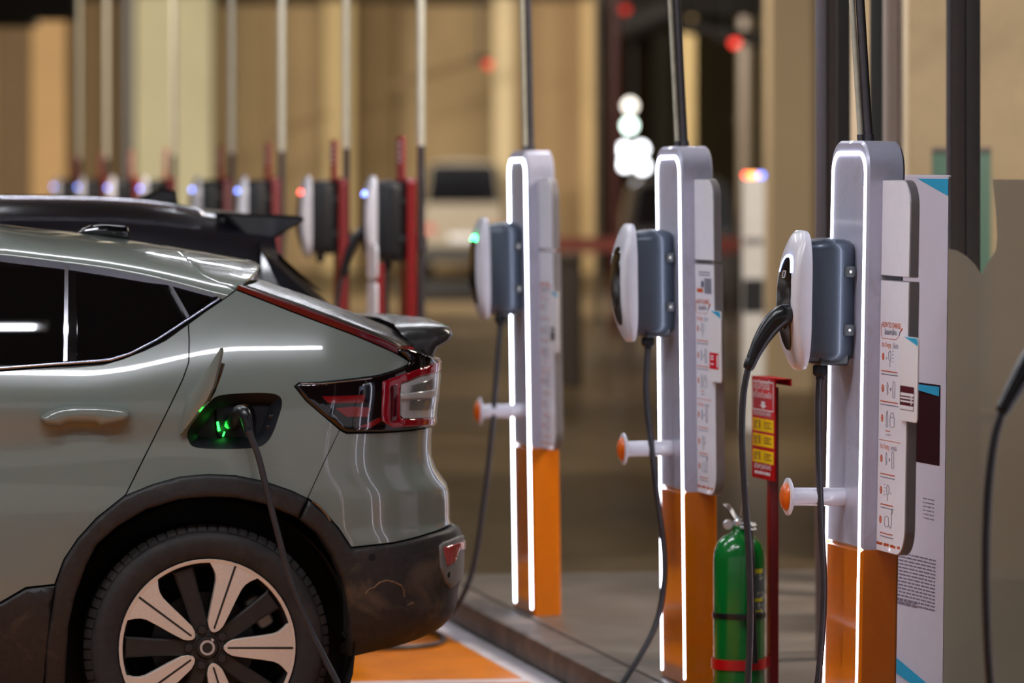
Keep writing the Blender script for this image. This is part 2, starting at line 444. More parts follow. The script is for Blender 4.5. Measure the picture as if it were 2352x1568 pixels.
# --- outlines traced from the photograph
arch_out = [(102, 1568), (105, 1482), (112, 1440), (118, 1403), (127, 1342), (147, 1285), (179, 1237), (223, 1189), (287, 1138), (351, 1112.5), (414, 1095),
            (478, 1089), (542, 1092), (606, 1105), (670, 1127), (706, 1144.5), (746, 1176), (777, 1211), (807, 1256)]
arch_in = [(150, 1568), (153, 1514), (158, 1435), (172, 1371), (198, 1298), (223, 1250), (271, 1208), (335, 1170), (414, 1146), (478, 1141), (542, 1143),
           (606, 1157), (682, 1189), (730, 1227), (762, 1278), (787, 1339), (797, 1387), (800, 1451), (800, 1507)]
dlo_top = [(0, 590), (76, 599), (158, 609), (255, 623), (332, 638), (383, 650), (440, 665), (485, 678), (505, 684)]
dlo_bot = [(510, 690), (470, 717), (431, 744), (380, 781), (332, 804), (281, 824), (236, 837), (166, 843), (0, 854)]
cutl = [(433, 744), (435, 780), (434, 831), (421, 869), (400, 913), (345, 1024), (288, 1138)]
red_lo = [(543, 666), (610, 692), (678, 719), (742, 743), (806, 767), (865, 792), (912, 813)]
red_up = [(549, 658), (610, 679), (678, 703), (742, 727), (806, 752), (855, 772), (905, 794)]
A_out = P(arch_out); A_in = P(arch_in)
ZB = .20
def to_floor(p, z=ZB): return (p[0], z)
arch_out_f = [to_floor(A_out[0], .20)]+A_out; arch_in_f = [to_floor(A_in[0], .20)]+A_in
DT = P(dlo_top); DB = P(dlo_bot); CUT = P(cutl); RLO = P(red_lo); RUP = P(red_up)
SPLIT = P([(706, 1144.5), (742, 1066), (780, 987)])
LAMP = P([(676, 887), (686, 879), (738, 877), (805, 870), (866, 862), (904, 851), (935, 838), (939, 830), (924, 815), (910, 803), (930, 800), (962, 808), (994, 822)]) + P([(None, 812), (None, 985)]) + P([(985, 979), (943, 987), (879, 992), (795, 993), (779, 985), (738, 951), (703, 921)])
PORT = smoothpoly(P([(431, 990), (434, 1014), (452, 1028), (520, 1031), (586, 1028), (611, 1017), (627, 994), (640, 958), (648, 926), (640, 908), (612, 902), (560, 902.5), (508, 907), (484, 920), (452, 958)]), 3)
# --- dark inner shell (near side with the wheel openings, mirrored to the far side)
fw = [(-2.70+.43*math.cos(a), .36+.43*math.sin(a)) for a in np.linspace(PI+.38, -.38, 25)]
shell = [(.42, .37), (SEND(.46)+.02, .46), (SEND(1.2)+.02, 1.19), (RUP[-1][0], RUP[-1][1]), RUP[3], RUP[0], DT[-1], DT[4], DT[0], (-1.1, 1.50), (-1.7, 1.45), (-2.35, 1.10), (-3.0, 1.0), (-3.35, .88), (-3.42, .6), (-3.4, .24)]
shell += fw + [(-2.2, .20), (A_in[0][0]-.01, .20)] + A_in + [(A_in[-1][0]+.02, A_in[-1][1]+.015)]
panel('body_shell', shell, under, car, off=-.022, th=.03, step=.06, gap=0, mirror=True, holes=[PORT])
# --- painted panels
quarter = CUT + A_out[8:16] + SPLIT[1:] + LAMP[::-1][:-14][1:] if False else None
q = list(CUT)+A_out[9:16]+SPLIT[1:]+[LAMP[-2], LAMP[-1], LAMP[0]]+LAMP[1:8]+RLO[::-1]+[DB[0], DB[1]]
panel('quarter_panel', q, paint, car, holes=[PORT], step=.02)
door = [CUT[0]]+DB[2:]+[(-1.05, DB[-1][1]+.005), (-1.10, .9), (-1.08, .47)]+P([(0, 1384), (60, 1349), (126, 1342)])+A_out[5:9]+CUT[::-1][:-1]
panel('rear_door', door, paint, car, step=.022, gap=.0024)
bump = A_out[15:19]+P([(905, 1245), (985, 1224), (1028, 1206)])+P([(None, 1206), (None, 990)])+P([(985, 981), (943, 989), (879, 994), (795, 995.5), (780, 987)])+SPLIT[::-1][1:]
panel('rear_bumper', bump, paint, car, step=.018)
front = [(-1.054, DB[-1][1]+.005), (-1.105, .9), (-1.085, .47), (-2.2, .42)]+[p for p in fw[::-1] if p[1] > .45]+[(-3.3, .45), (-3.38, .62), (-3.30, .86), (-2.95, .985), (-2.35, 1.10), (-2.2, 1.16)]
panel('front_door_and_wing', front, paint, car, step=.06)
# --- cladding
panel('wheel_arch_trim', arch_out_f[:-3]+[P([(684, 1190)])[0]]+arch_in_f[:-6][::-1], clad, car, off=.016, th=.04, rnd=.010, step=.02)
low = P([(708, 1146), (746, 1177), (777, 1213), (807, 1258), (905, 1247), (985, 1226), (1030, 1209)])+P([(None, 1209), (None, 1440)])+P([(1000, 1437), (924, 1473), (862, 1493), (806, 1508)])+A_in[::-1][:7][:-1]+P([(686, 1191)])
panel('lower_bumper', low, clad_dirt, car, off=.014, th=.05, rnd=.012, step=.018)
sill = P([(0, 1386), (60, 1351), (125, 1344)])+A_out[3:5][::-1]+[A_out[0]]+[(A_out[0][0], .22), (-2.2, .22), (-2.2, .41), (-1.1, .46)]
panel('sill_trim', sill, clad, car, off=.010, th=.04, rnd=.008, step=.03)
# --- daylight opening: black frame, glass, trims
dloF = DT+DB+[(-1.05, DB[-1][1]+.005), (-2.2, 1.16), (-1.72, 1.44), (-1.1, 1.495)]
panel('window_surround', dloF, gloss_black, car, off=-.004, th=.02, step=.03, gap=0)
def ln(pts, r): return P(pts)
g1 = P([(-8, 606), (76, 614), (146, 622), (146, 830), (60, 836), (-8, 841)])
panel('door_window', [(-1.0, g1[0][1]+.012)]+g1[1:5]+[(-1.0, g1[5][1]+.004)], glass_dark, car, off=.001, th=.004, step=.03)
panel('door_window', P([(176, 625), (255, 638), (332, 652), (378, 661), (392, 690), (419, 731), (372, 768), (326, 794), (276, 815), (236, 826), (176, 828)]), glass_dark, car, off=.001, th=.004, step=.03)
panel('quarter_window', P([(394, 664), (440, 674), (484, 686), (462, 703), (432, 726), (408, 690)]), glass_dark, car, off=.001, th=.004, step=.03)
panel('door_window', [(-1.10, 1.24), (-2.05, 1.20), (-1.70, 1.40), (-1.10, 1.465)], glass_dark, car, off=.001, th=.004, step=.06)
fr = P([(148, 612), (156.5, 612.5), (154, 831), (145, 832)]); panel('window_divider', fr, chrome, car, off=.008, th=.012, gap=0)
panel('window_divider', P([(158, 613), (175, 616), (172, 829), (156, 831)]), gloss_black, car, off=.005, th=.01, gap=0)
panel('window_divider', P([(384, 651), (393, 654), (435, 728), (428, 732)]), mat('divider_grey', (.06, .058, .07), .35), car, off=.006, th=.01, gap=0)
def strip(name, pts, r, m, off=.006, surf=SIDE, ext=None):
    q = P(pts, surf); q = ([ext] if ext else [])+q
    q2 = [(a, b) for a, b in q]; mb = MB()
    d = [surf.f(a, b)+surf.n(a, b)*off for a, b in densify_open(q2, .03)]
    mb.tube(d, r, 8); return mb.build(name, m, car, smooth=60)
def densify_open(p, st):
    out = []
    for a, b in zip(p, p[1:]):
        n = max(1, int(math.hypot(b[0]-a[0], b[1]-a[1])/st))
        out += [(a[0]+(b[0]-a[0])*k/n, a[1]+(b[1]-a[1])*k/n) for k in range(n)]
    return out+[p[-1]]
top_trim = P([(0, 587), (76, 598), (158, 608), (255, 622), (332, 637), (383, 649), (485, 677), (500, 682), (488, 684), (383, 656), (332, 650), (255, 637), (158, 622), (76, 612), (0, 603)])
panel('window_trim', [(-1.1, top_trim[0][1]+.008)]+top_trim[:-1]+[top_trim[-1], (-1.1, top_trim[-1][1]+.008)], mat('satin_dark_trim', (.10, .095, .115), .32, .6), car, off=.006, th=.012, gap=0)
strip('window_trim', [(0, 847), (128, 837), (217, 831), (255, 827), (298, 813), (357, 783), (431, 735), (503, 687)], .0042, mat('bright_trim', (.55, .58, .72), .12, 1.0), off=.005, ext=(-1.05, DB[-1][1]+.010))
# --- roof, roof spoiler
_e = [(S0(a, b).x, b) for a, b in DT]; _e = sorted(_e+[(-1.7, 1.452), (-1.15, 1.503), (.20, DT[-1][1]-.030), (.45, DT[-1][1]-.14)])
_t = [(0, 517), (102, 530), (184, 537), (303, 553), (400, 569.5), (500, 586), (598, 604)]
_tt = sorted([(onplane(u, v, .62).x, onplane(u, v, .62).z) for u, v in _t]+[(-1.75, 1.535), (-1.2, 1.60), (-.8, 1.607)])
_tt.append((_tt[-1][0]+.3, _tt[-1][1]-.045))
def R0(x, th):
    ze = float(np.interp(x, [a for a, b in _e], [b for a, b in _e])); zt = float(np.interp(x, [a for a, b in _tt], [b for a, b in _tt]))
    ye = base_in(min(x, .1), ze)-.004+(.05*max(0, x)); th = max(th, -.4)
    return Vector((x, ye+(HW-ye)*(1-math.cos(th)), ze+.004+(zt-ze)*math.sin(th)))
ROOF = Surf(R0, lambda u, v: (onplane(u, v, .25).x, .35))
SP = P([(400, 573), (418, 586), (434, 602), (452, 621), (472, 637), (505, 652), (543, 664)], ROOF)
BE = P([(500, 683), (440, 665), (383, 649), (332, 637), (255, 622), (158, 608), (76, 598), (0, 587)], ROOF)
seam2 = P([(512, 688)], ROOF)[0]
roof = [(SP[0][0]-.01, PI/2)]+SP[:6]+P([(540, 666)], ROOF)+[seam2]+BE+[(-1.1, 0.0), (-1.7, 0.0), (-1.7, PI/2)]
panel('roof', roof, paint, car, surf=ROOF, step=.05, mirror=True, gap=.002)
TE = P([(545, 664), (570, 644), (594, 624), (598, 616), (600, 608)], ROOF)
spo = [(SP[0][0]-.008, PI/2)]+SP+TE[1:]+[(TE[-1][0]+.004, PI/2)]
panel('roof_spoiler', spo, paint, car, surf=ROOF, off=.001, th=.03, step=.04, mirror=True, gap=.0025, rnd=.006)
# underside of the spoiler and the rear glass
def Hp(t, th):
    k = t*(len(red_up)-1); i = min(int(k), len(red_up)-2); f = k-i
    a = S0(RUP[i][0]*(1-f)+RUP[i+1][0]*f, RUP[i][1]*(1-f)+RUP[i+1][1]*f)
    bu = np.interp(t, [0, .33, .55, .8, 1], [584, 704, 790, 890, 950]); bv = np.interp(t, [0, .33, .55, .8, 1], [636, 676, 708, 748, 779])
    b = onplane(bu, bv, .72)
    return Vector((a.x+(b.x-a.x)*math.sin(th), a.y+(HW-a.y)*(1-math.cos(th)), a.z+(b.z-a.z)*math.sin(th)))
mb = MB(); rows = [[Hp(t, th) for th in np.linspace(0, PI/2, 14)] for t in np.linspace(0, 1, 16)]
mb.grid(rows); mb.grid([[Vector((p.x, 2*HW-p.y, p.z)) for p in r] for r in rows])
mb.build('rear_window', mat('rear_glass', (.020, .017, .015), .26, 0, coat=.1), car, smooth=60)
mb = MB(); lo = [S0(a, b)+SIDE.n(a, b)*.006 for a, b in RLO]; up = [S0(a, b)+SIDE.n(a, b)*.010 for a, b in RUP]
mid = [(a+b)/2+Vector((0, -.006, .004)) for a, b in zip(lo, up)]; lo2 = [p+Vector((0, .03, 0)) for p in lo]; up2 = [p+Vector((0, .05, 0)) for p in up]
mb.grid([lo2, lo, mid, up, up2]); mb.build('tail_light_strip', mat('strip_lens', (.10, .002, .007), .22, coat=.25), car, smooth=60)
mb = MB(); und = [R0(a, b)-Vector((0, 0, .02)) for a, b in TE]
mb.prism([(0, 0), (.10, .004), (.10, .03), (0, .03)], lambda p, q, t: R0(TE[0][0]-.02, TE[0][1])+Vector((p, .015+t, q-.035)), 0, 1.30, bev=.004)
mb.build('spoiler_foot', gloss_black, car)
# --- tail spoiler lip
prof = [(908, 750), (934, 747), (985, 746), (1018, 749), (1036, 758), (1041, 769), (1033, 782), (1007, 797), (995, 822), (955, 805), (944, 783)]
pp = [onplane(u, v, .27) for u, v in prof]; cx = sum(p.x for p in pp)/len(pp); cz = sum(p.z for p in pp)/len(pp)
rows = []
for y, k, dz, dx in ((.235, .55, -.012, -.03), (.245, .84, -.004, -.012), (.27, 1, 0, 0), (.42, 1, .004, .02), (HW, 1.0, .008, .05)):
    rows.append([Vector((cx+(p.x-cx)*k+dx, y, cz+(p.z-cz)*k+dz)) for p in pp])
rows += [[Vector((p.x, 2*HW-p.y, p.z)) for p in r] for r in rows[:-1][::-1]]
mb = MB(); mb.grid(rows, wrap=True); n = len(pp); mb.f.append(tuple(range(n))); mb.m.append(0); mb.f.append(tuple(range(len(rows)*n-1, len(rows)*n-n-1, -1))); mb.m.append(0)
mb.build('tail_spoiler', mat('spoiler_gloss', (.03, .028, .027), .26, coat=.25, var=.2), car, smooth=38)
sk = MB()
for y in (.42,):
    c = onplane(972, 777, .27); sk.prism(rrect(c.x-.045, c.z-.017, c.x+.045, c.z+.006, .008, 4), lambda p, q, t: (p, t, q), .262, .276, bev=.003)
sk.build('spoiler_sensor', gloss_black, car)
# --- tail light
tl = panel('tail_light', LAMP, mat('lamp_housing', (.006, .002, .003), .05, coat=1.0), car, off=.010, th=.03, rnd=.007, step=.016, gap=.002)
C_out = [(875, 877), (897, 869), (930, 857), (968, 843), (1000, 829)]
C_in = [(1003, 851), (958, 865), (915, 882.5), (913, 918), (913, 954), (921, 962), (994, 958)]
band = P(C_out)+P([(None, 826), (None, 850)])+P(C_in)+P([(None, 955), (None, 977)])+P([(994, 974), (943, 979), (897, 981), (872, 967), (873, 925)])
panel('red_light_band', band, red_lens, tl, off=.0135, th=.006, rnd=.004, step=.015, gap=0)
clr = P([(1003, 851), (958, 865), (915, 882.5), (913, 918), (913, 954), (921, 962), (994, 958)])+P([(None, 955), (None, 850)])
panel('lens_inset', P([(889, 888), (906, 882), (906, 964), (889, 969)]), mat('deep_red_lens', (.07, .002, .005), .08, coat=1.0), tl, off=.0150, th=.003, rnd=.002, step=.015, gap=0)
panel('reversing_lens', clr, clear_lens, tl, off=.0115, th=.004, step=.015, gap=.002)
panel('lens_inset', P([(938, 885), (990, 867), (990, 893), (936, 902)]), grey_lens, tl, off=.0145, th=.004, step=.015, gap=0, rnd=.002)
panel('lens_inset', P([(932, 920), (985, 913), (984, 938), (934, 940)]), grey_lens, tl, off=.0145, th=.004, step=.015, gap=0, rnd=.002)
panel('lens_bar', P([(914, 904), (992, 892), (991, 909), (914, 917)]), clear_lens, tl, off=.0185, th=.006, step=.015, gap=0, rnd=.003)
panel('lens_inset', P([(738, 911), (779, 910), (835, 907), (832, 925), (752, 926)]), mid_red, tl, off=.0118, th=.003, step=.015, gap=0)
panel('lens_inset', P([(768, 938), (806, 934), (848, 936), (840, 957), (793, 957)]), mid_red, tl, off=.0118, th=.003, step=.015, gap=0)
panel('lens_inset', P([(820, 980), (868, 958), (870, 968), (846, 982)]), mid_red, tl, off=.0118, th=.003, step=.015, gap=0)
strip('lamp_edge', [(690, 882), (738, 882.5), (790, 877), (850, 870)], .0022, chrome, off=.012)
# --- charge port: recess, inner well, lid, lamp
pw = MB(); prt = densify(PORT, .02); inn = inset(prt, .014); inn2 = inset(prt, .030)
def sp_(p, o): return S0(*p)+SIDE.n(*p)*o
pw.grid([[sp_(p, -.001) for p in prt], [sp_(p, -.012) for p in inn], [sp_(p, -.026) for p in inn2], [sp_(p, -.034) for p in inset(prt, .034)]], wrap=True)
k = len(pw.v); n = len(prt); pw.f.append(tuple(range(k-n, k))); pw.m.append(0)
port = pw.build('charge_port', mat('port_plastic', (.007, .008, .011), .45, spec=.25, var=.15), car, smooth=40)
well = smoothpoly(P([(500, 925), (540, 921), (575, 926), (590, 950), (588, 990), (575, 1012), (540, 1018), (508, 1012), (496, 985), (495, 950)]), 3)
wl = MB(); wl.grid([[sp_(p, -.030) for p in well], [sp_(p, -.026) for p in inset(well, .004)], [sp_(p, -.028) for p in inset(well, .008)], [sp_(p, -.052) for p in inset(well, .012)]], wrap=True)
k = len(wl.v); n = len(well); wl.f.append(tuple(range(k-n, k))); wl.m.append(0); wl.build('socket_well', gloss_black, port, smooth=40)
soc = P([(534, 970)])[0]; c0 = sp_(soc, -.052)
sk = MB(); sk.lathe([(0, .018), (.022, .018), (.025, .015), (.028, 0)], c0, (0, -1, 0), 24); sk.build('socket', mat('socket_plastic', (.02, .02, .022), .4), port)
lamp = mat('green_light', (.0, .3, .02), .3, emit=(.02, 1.0, .06), strength=9.0)
lg = MB(); a, b = P([(501, 969)])[0], P([(505, 990)])[0]; lg.tube([sp_(a, -.030), sp_(b, -.030)], .0038, 8)
a, b = P([(514, 1002)])[0], P([(518, 992)])[0]; lg.tube([sp_(a, -.034), sp_(b, -.034)], .002, 8)
lg.build('charging_light', lamp, port)
gl = bpy.data.lights.new('charging_glow', 'POINT'); gl.energy = .035; gl.color = (.05, 1, .1); gl.shadow_soft_size = .012
go = link('charging_glow', gl); go.location = CARM @ (sp_(P([(512, 985)])[0], -.026))
rb = MB()
for (u, v) in ((628, 955), (622, 980)):
    c = sp_(P([(u, v)])[0], -.018); rb.box(c-Vector((.012, .004, .008)), c+Vector((.012, .004, .008)))
rb.build('latch_bracket', gloss_black, port, bevel=.002)
def fl(pts): return [onplane(u, v, y) for u, v, y in pts]
lid = [fl([(u, v, -.008-.115*(u-411)/97) for u, v in ((434, 974), (411, 1002), (422, 957), (434, 913), (457, 877), (482, 838), (506, 799), (508, 806), (500, 845), (490, 887), (474, 920))])][0]
lm = MB(); n = len(lid)
hub = sum(lid, Vector())/n+Vector((-.004, -.012, 0))
back = [p+Vector((.009, .010, .001)) for p in lid]
lm.add(lid+[hub]+back, [(i, (i+1) % n, n) for i in range(n)]+[(i, n+1+i, n+1+(i+1) % n, (i+1) % n) for i in range(n)]+[tuple(range(n+1, 2*n+1))])
ld = lm.build('charge_port_lid', paint, car, smooth=60)
lb = MB(); q = fl([(u, v, .004-.115*(u-411)/97) for u, v in ((507, 830), (498, 862), (489, 890), (476, 915), (470, 925), (485, 900), (500, 862), (508, 840))])
lb.tube([(a+b)/2+Vector((.008, .012, 0)) for a, b in zip(q[:4], q[4:][::-1])], .006, 8); lb.build('lid_liner', gloss_black, ld)
# --- door handle
hd = smoothpoly(P([(92, 957), (112, 943), (143, 934), (179, 930.5), (230, 931), (280, 936), (296, 944), (296, 958), (280, 969), (230, 976), (217, 968), (153, 968), (138, 977), (104, 973)]), 3)
panel('door_handle', hd, paint, car, off=.036, th=.034, rnd=.020, step=.012, gap=0)
# --- rear reflector and sensor in the lower bumper
ref = P([(1000, 1252), (1008, 1244), (1030, 1236), (1042, 1231)])+P([(None, 1228), (None, 1318)])+P([(1040, 1334), (1024, 1348), (1012, 1334), (1002, 1300)])
rp = panel('reflector_panel', ref, mat('grey_bumper_insert', (.17, .17, .165), .5, var=.1), car, off=.021, th=.02, rnd=.006, step=.015, gap=0)
panel('reflector', P([(1005.5, 1256), (1022, 1250), (1040, 1244)])+P([(None, 1238), (None, 1258)])+P([(1038, 1264), (1031, 1290), (1014, 1298)]), mat('reflector_red', (.34, .035, .045), .12, coat=1.0), rp, off=.025, th=.006, rnd=.004, step=.012, gap=0)
c = P([(1018, 1318)])[0]; m_ = MB(); nn = SIDE.n(*c); m_.lathe([(0, .001), (.007, .001), (.009, 0), (.009, -.004)], S0(*c)+nn*.022, nn, 16); m_.build('parking_sensor', gloss_black, rp)
# tow-hook cover mark and bumper lip
c = P([(851, 1278)])[0]; m_ = MB(); nn = SIDE.n(*c); m_.lathe([(0, .0), (.010, .0), (.0115, -.002)], S0(*c)+nn*.0155, nn, 16); m_.build('bumper_plug', under, car)
scuff = mat('scuff_tan', srgb(112, 86, 62), .8, var=.4, scale=60)
for k_, pts_ in enumerate(([(852, 1350), (868, 1336), (884, 1331), (900, 1335), (916, 1342), (922, 1352), (923, 1368)], [(930, 1388), (944, 1382), (941, 1380)], [(716, 1150), (734, 1164), (748, 1180), (757, 1195)], [(836, 1362), (846, 1350), (860, 1346)])):
    strip('scuff_mark', pts_, .0034, scuff, off=.0148-.0026 if k_ != 2 else .0155-.0024)
# --- shark-fin aerial
fin = [(182, 535), (195, 526), (212, 518), (240, 515), (290, 518), (298, 522), (303, 552)]
ff = [onplane(u, v, .80) for u, v in fin]; m_ = MB()
ctr = Vector((sum(p.x for p in ff)/7, 0, min(p.z for p in ff)))
m_.grid([[Vector((ctr.x+(p.x-ctr.x)*.9, .865-d, ctr.z+(p.z-ctr.z)*.85)) if d < 0 else Vector((p.x, .84+d, p.z)) for p in ff] for d in (0., .02, .05, .07)])
m_.prism([(p.x, p.z) for p in ff], lambda a, b, t: (a, t, b), .84, .91, bev=.006); m_.v = m_.v[28:]; m_.f = [tuple(i-28 for i in f) for f in m_.f if min(f) >= 28]; m_.m = m_.m[:len(m_.f)]
m_.build('roof_aerial', gloss_black, car, smooth=50)
# windscreen, bonnet, underbody
ys = np.linspace(0, 1, 9)
def across(x, z, in0, dz=0.03): return [Vector((x, in0+(2*HW-2*in0)*t, z+dz*math.sin(PI*t))) for t in ys]
m_ = MB(); m_.grid([across(-1.70, 1.455, .24, .08), across(-2.05, 1.30, .19, .06), across(-2.38, 1.09, .10, .05)]); m_.build('windscreen', glass_dark, car)
m_ = MB(); m_.grid([across(-2.36, 1.09, .06, .06), across(-2.9, 1.0, .06, .06), across(-3.3, .88, .14, .05), across(-3.42, .6, .22, .0), across(-3.40, .25, .24, 0)]); m_.build('bonnet', paint, car)
m_ = MB(); m_.box((-3.3, .26, .24), (-.15, 2*HW-.26, .34)); m_.box((-.45, .26, .20), (.45, .30, .80)); m_.box((-3.15, .26, .20), (-2.25, .30, .8)); m_.build('underbody', under, car)
rows = [[Vector((.44*math.cos(a), y, .36+.44*math.sin(a))) for a in np.linspace(-.35, PI+.35, 24)] for y in (.02, .30)]
m_ = MB(); m_.grid(rows); m_.build('wheel_well', under, car)
# --- wheel
def make_wheel(cx, y0=.035, side=-1):
    R, wz = .360, .362; o = Vector((cx, y0, wz)); ax = (0, 1, 0)
    w = MB(); w.lathe([(.262, .012), (.270, .004), (.285, -.003), (.315, -.006), (.334, -.002), (.346, .008), (.352, .018), (.3605, .024), (.362, .06), (.362, .19), (.352, .215), (.31, .225), (.262, .21)], o, ax, 72)
    tyre = w.build('tyre', rubber, car, smooth=40)
    tr = MB()
    for k in range(72):                                    # shoulder blocks of the tread, real geometry
        a0 = 2*PI*(k+.10)/72; a1 = 2*PI*(k+.88)/72; sk = .0
        q = []
        for a in (a0, a1):
            for r, h in ((.3455, .004), (.3555, .012), (.3655, .022), (.3655, .060), (.350, .060)):
                q.append(o+Vector((math.cos(a)*r, h, math.sin(a)*r)))
        tr.add(q, [(0, 1, 6, 5), (1, 2, 7, 6), (2, 3, 8, 7), (3, 4, 9, 8), (4, 3, 2, 1, 0), (5, 6, 7, 8, 9)])
    t_ = tr.build('tread_blocks', rubber, tyre, smooth=0); t_['kind'] = 'stuff'
    w = MB(); w.lathe([(.2635, .004), (.262, .0), (.2535, .001), (.2515, .004)], o, ax, 72); rimr = w.build('rim_edge', rim_bright, car, smooth=40)
    w = MB(); w.lathe([(.252, .004), (.246, .03), (.238, .06), (.228, .19)], o, ax, 48); w.lathe([(0, .13), (.06, .13), (.06, .12), (.155, .12), (.155, .14)], o, ax, 32)
    barrel = w.build('rim_barrel', rim_dark, car, smooth=40)
    w = MB(); w.lathe([(.035, .012), (.048, .014), (.062, .026), (.075, .04), (.085, .07)], o, ax, 40); hubp = w.build('wheel_hub', rim_dark, car, smooth=40)
    off = math.radians(-1)
    def fr(a):
        ca, sa = math.cos(a), math.sin(a)
        return lambda p, q, t: o+Vector((ca*p-sa*q, t, sa*p+ca*q))
    for k in range(5):
        a = off+k*2*PI/5; f = fr(a)
        half = [(.049, .004), (.053, .010), (.060, .0165), (.074, .0235), (.110, .0290), (.160, .0350), (.196, .0405), (.212, .047), (.226, .058), (.240, .074)]
        pt = lambda r, ang: (r*math.cos(ang), r*math.sin(ang))
        arc = [pt(.2535, t) for t in np.linspace(-.325, .325, 12)]
        poly = [(r, -h) for r, h in half]+arc+[(r, h) for r, h in half[::-1]]
        w = MB(); w.prism(poly, f, .0015, .035, bev=.0012); spo_ = w.build('bright_spoke', rim_bright, car, smooth=20)
        w = MB(); w.prism([(.060, -.0028), (.2625, -.0034), (.2625, .0034), (.060, .0028)], f, .0008, .006); w.build('spoke_slot', rim_dark, spo_, smooth=0)
        f = fr(a+PI/5); w = MB()
        w.prism([(.030, -.020), (.07, -.024), (.16, -.026), (.235, -.031), (.246, -.034), (.246, .034), (.235, .031), (.16, .026), (.07, .024), (.030, .020)], f, .016, .055, bev=.006)
        w.build('dark_spoke', rim_dark, car, smooth=25)
        c = f(.0545, 0, 0); w = MB(); w.lathe([(0, .004), (.0125, .0045), (.0145, .007), (.0145, .02)], c, ax, 6); w.lathe([(.0155, .011), (.0175, .011), (.0175, .02)], c, ax, 20); w.build('lug_nut', mat('lug_nut_metal', (.05, .048, .05), .35, .6), car, smooth=20)
    w = MB(); w.lathe([(0, .008), (.030, .008), (.0335, .012), (.0335, .02)], o, ax, 32); cap = w.build('centre_cap', rim_dark, car)
    w = MB(); rr = [(.0155, .0075), (.0155, .0045), (.0225, .0045), (.0225, .0075), (.0155, .0075)]; w.lathe(rr, o, ax, 32)
    a = math.radians(58)
    w.prism([(.021, -.0035), (.031, -.006), (.0315, .0045), (.0265, .0045)], fr(a), .0042, .0068); w.build('cap_emblem', mat('emblem_silver', srgb(205, 200, 198), .25, .4), cap, smooth=30)
    w = MB(); w.prism(rrect(.165, -.05, .215, .05, .015, 4), fr(.55), .05, .13, bev=.006); w.build('brake_caliper', mat('caliper_grey', (.2, .2, .2), .45, .6), car)
    return [tyre, t_, rimr, barrel]
make_wheel(0.0)
before = set(bpy.data.objects)
def side_copy(dx, flip):
    for ob in list(car.children):
        if ob.name.split('.')[0] in ('tyre', 'rim_edge', 'rim_barrel', 'wheel_hub', 'bright_spoke', 'dark_spoke') and ob in before and ob.location.length == 0:
            c = ob.copy(); COL.objects.link(c); c.parent = car
            c.matrix_basis = Matrix.Translation((dx, 0, 0)) @ (Matrix.Translation((0, 2*HW, 0)) @ Matrix.Scale(-1, 4, (0, 1, 0)) if flip else Matrix.Identity(4))
side_copy(-2.70, False); side_copy(0, True); side_copy(-2.70, True)
# ================================================================= charging posts with their chargers
post_grey = mat('post_silver_paint', srgb(188, 188, 208), .34, .15, coat=.3, var=.03, scale=60, stain=srgb(150, 146, 156), stain_scale=5, stain_lo=.55, stain_hi=.8)
post_orange = mat('post_orange_film', srgb(226, 120, 10), .16, coat=.6, var=.03, scale=30)
led = mat('led_strip', (1, 1, 1), .4, emit=(.80, .84, 1.0), strength=14.0)
led_warm = mat('led_strip_warm', (1, 1, 1), .4, emit=(1.0, .74, .52), strength=5.0)
white_plas = mat('white_plastic', srgb(226, 224, 232), .25, coat=.4, var=.02)
orange_plas = mat('orange_plastic', srgb(238, 108, 20), .3, coat=.3, var=.03)
box_grey = mat('charger_grey', srgb(74, 83, 95), .34, .40, coat=.2, var=.05, scale=400, bump=.05)
box_black = mat('charger_black', (.008, .008, .010), .42, var=.1)
box_dark = mat('charger_dark_trim', (.012, .013, .016), .35, var=.1)
disp = mat('display_glass', (.012, .006, .003), .16, coat=.0)
screw_m = mat('screw_metal', (.38, .36, .31), .3, 1.0)
board_w = mat('board_white', srgb(242, 240, 248), .35, var=.02, coat=.2)
board_e = mat('board_edge_grey', srgb(142, 136, 138), .4, .3, var=.05)
pipe_lt = mat('conduit_steel', srgb(206, 202, 182), .3, .25, var=.1, scale=40)
pipe_dk = mat('conduit_dark', srgb(96, 92, 96), .32, .5, var=.1, scale=40)
ink_o = mat('print_orange', srgb(206, 82, 20), .6, spec=.1); ink_g = mat('print_slate', srgb(88, 90, 116), .6, spec=.1); ink_w = mat('print_white', srgb(235, 232, 235), .5)
ink_m = mat('print_maroon', srgb(80, 12, 24), .6, spec=.1); ink_b = mat('print_blue', srgb(52, 164, 206), .6, spec=.1); ink_r = mat('print_red', srgb(206, 14, 36), .6, spec=.1); ink_k = mat('print_black', srgb(24, 22, 26), .5)
red_paint = mat('red_paint', srgb(132, 4, 9), .35, coat=.3, var=.08)
PH = 1.745                                      # post height above the island
def arch(y0, y1, z0, z1, r, seg=8): return rrect(y0, z0, y1, z1, (0, 0, r, r), seg)
def led_path(hw, z0, z1, r):
    return [(-hw, z0)]+[(-hw+r-r*math.cos(a), z1-r+r*math.sin(a)) for a in np.linspace(0, PI/2, 8)]+[(hw-r+r*math.sin(a), z1-r+r*math.cos(a)) for a in np.linspace(0, PI/2, 8)]+[(hw, z0)]
FX, HD = -.0535, .18                            # front face of the slab, half depth along the row
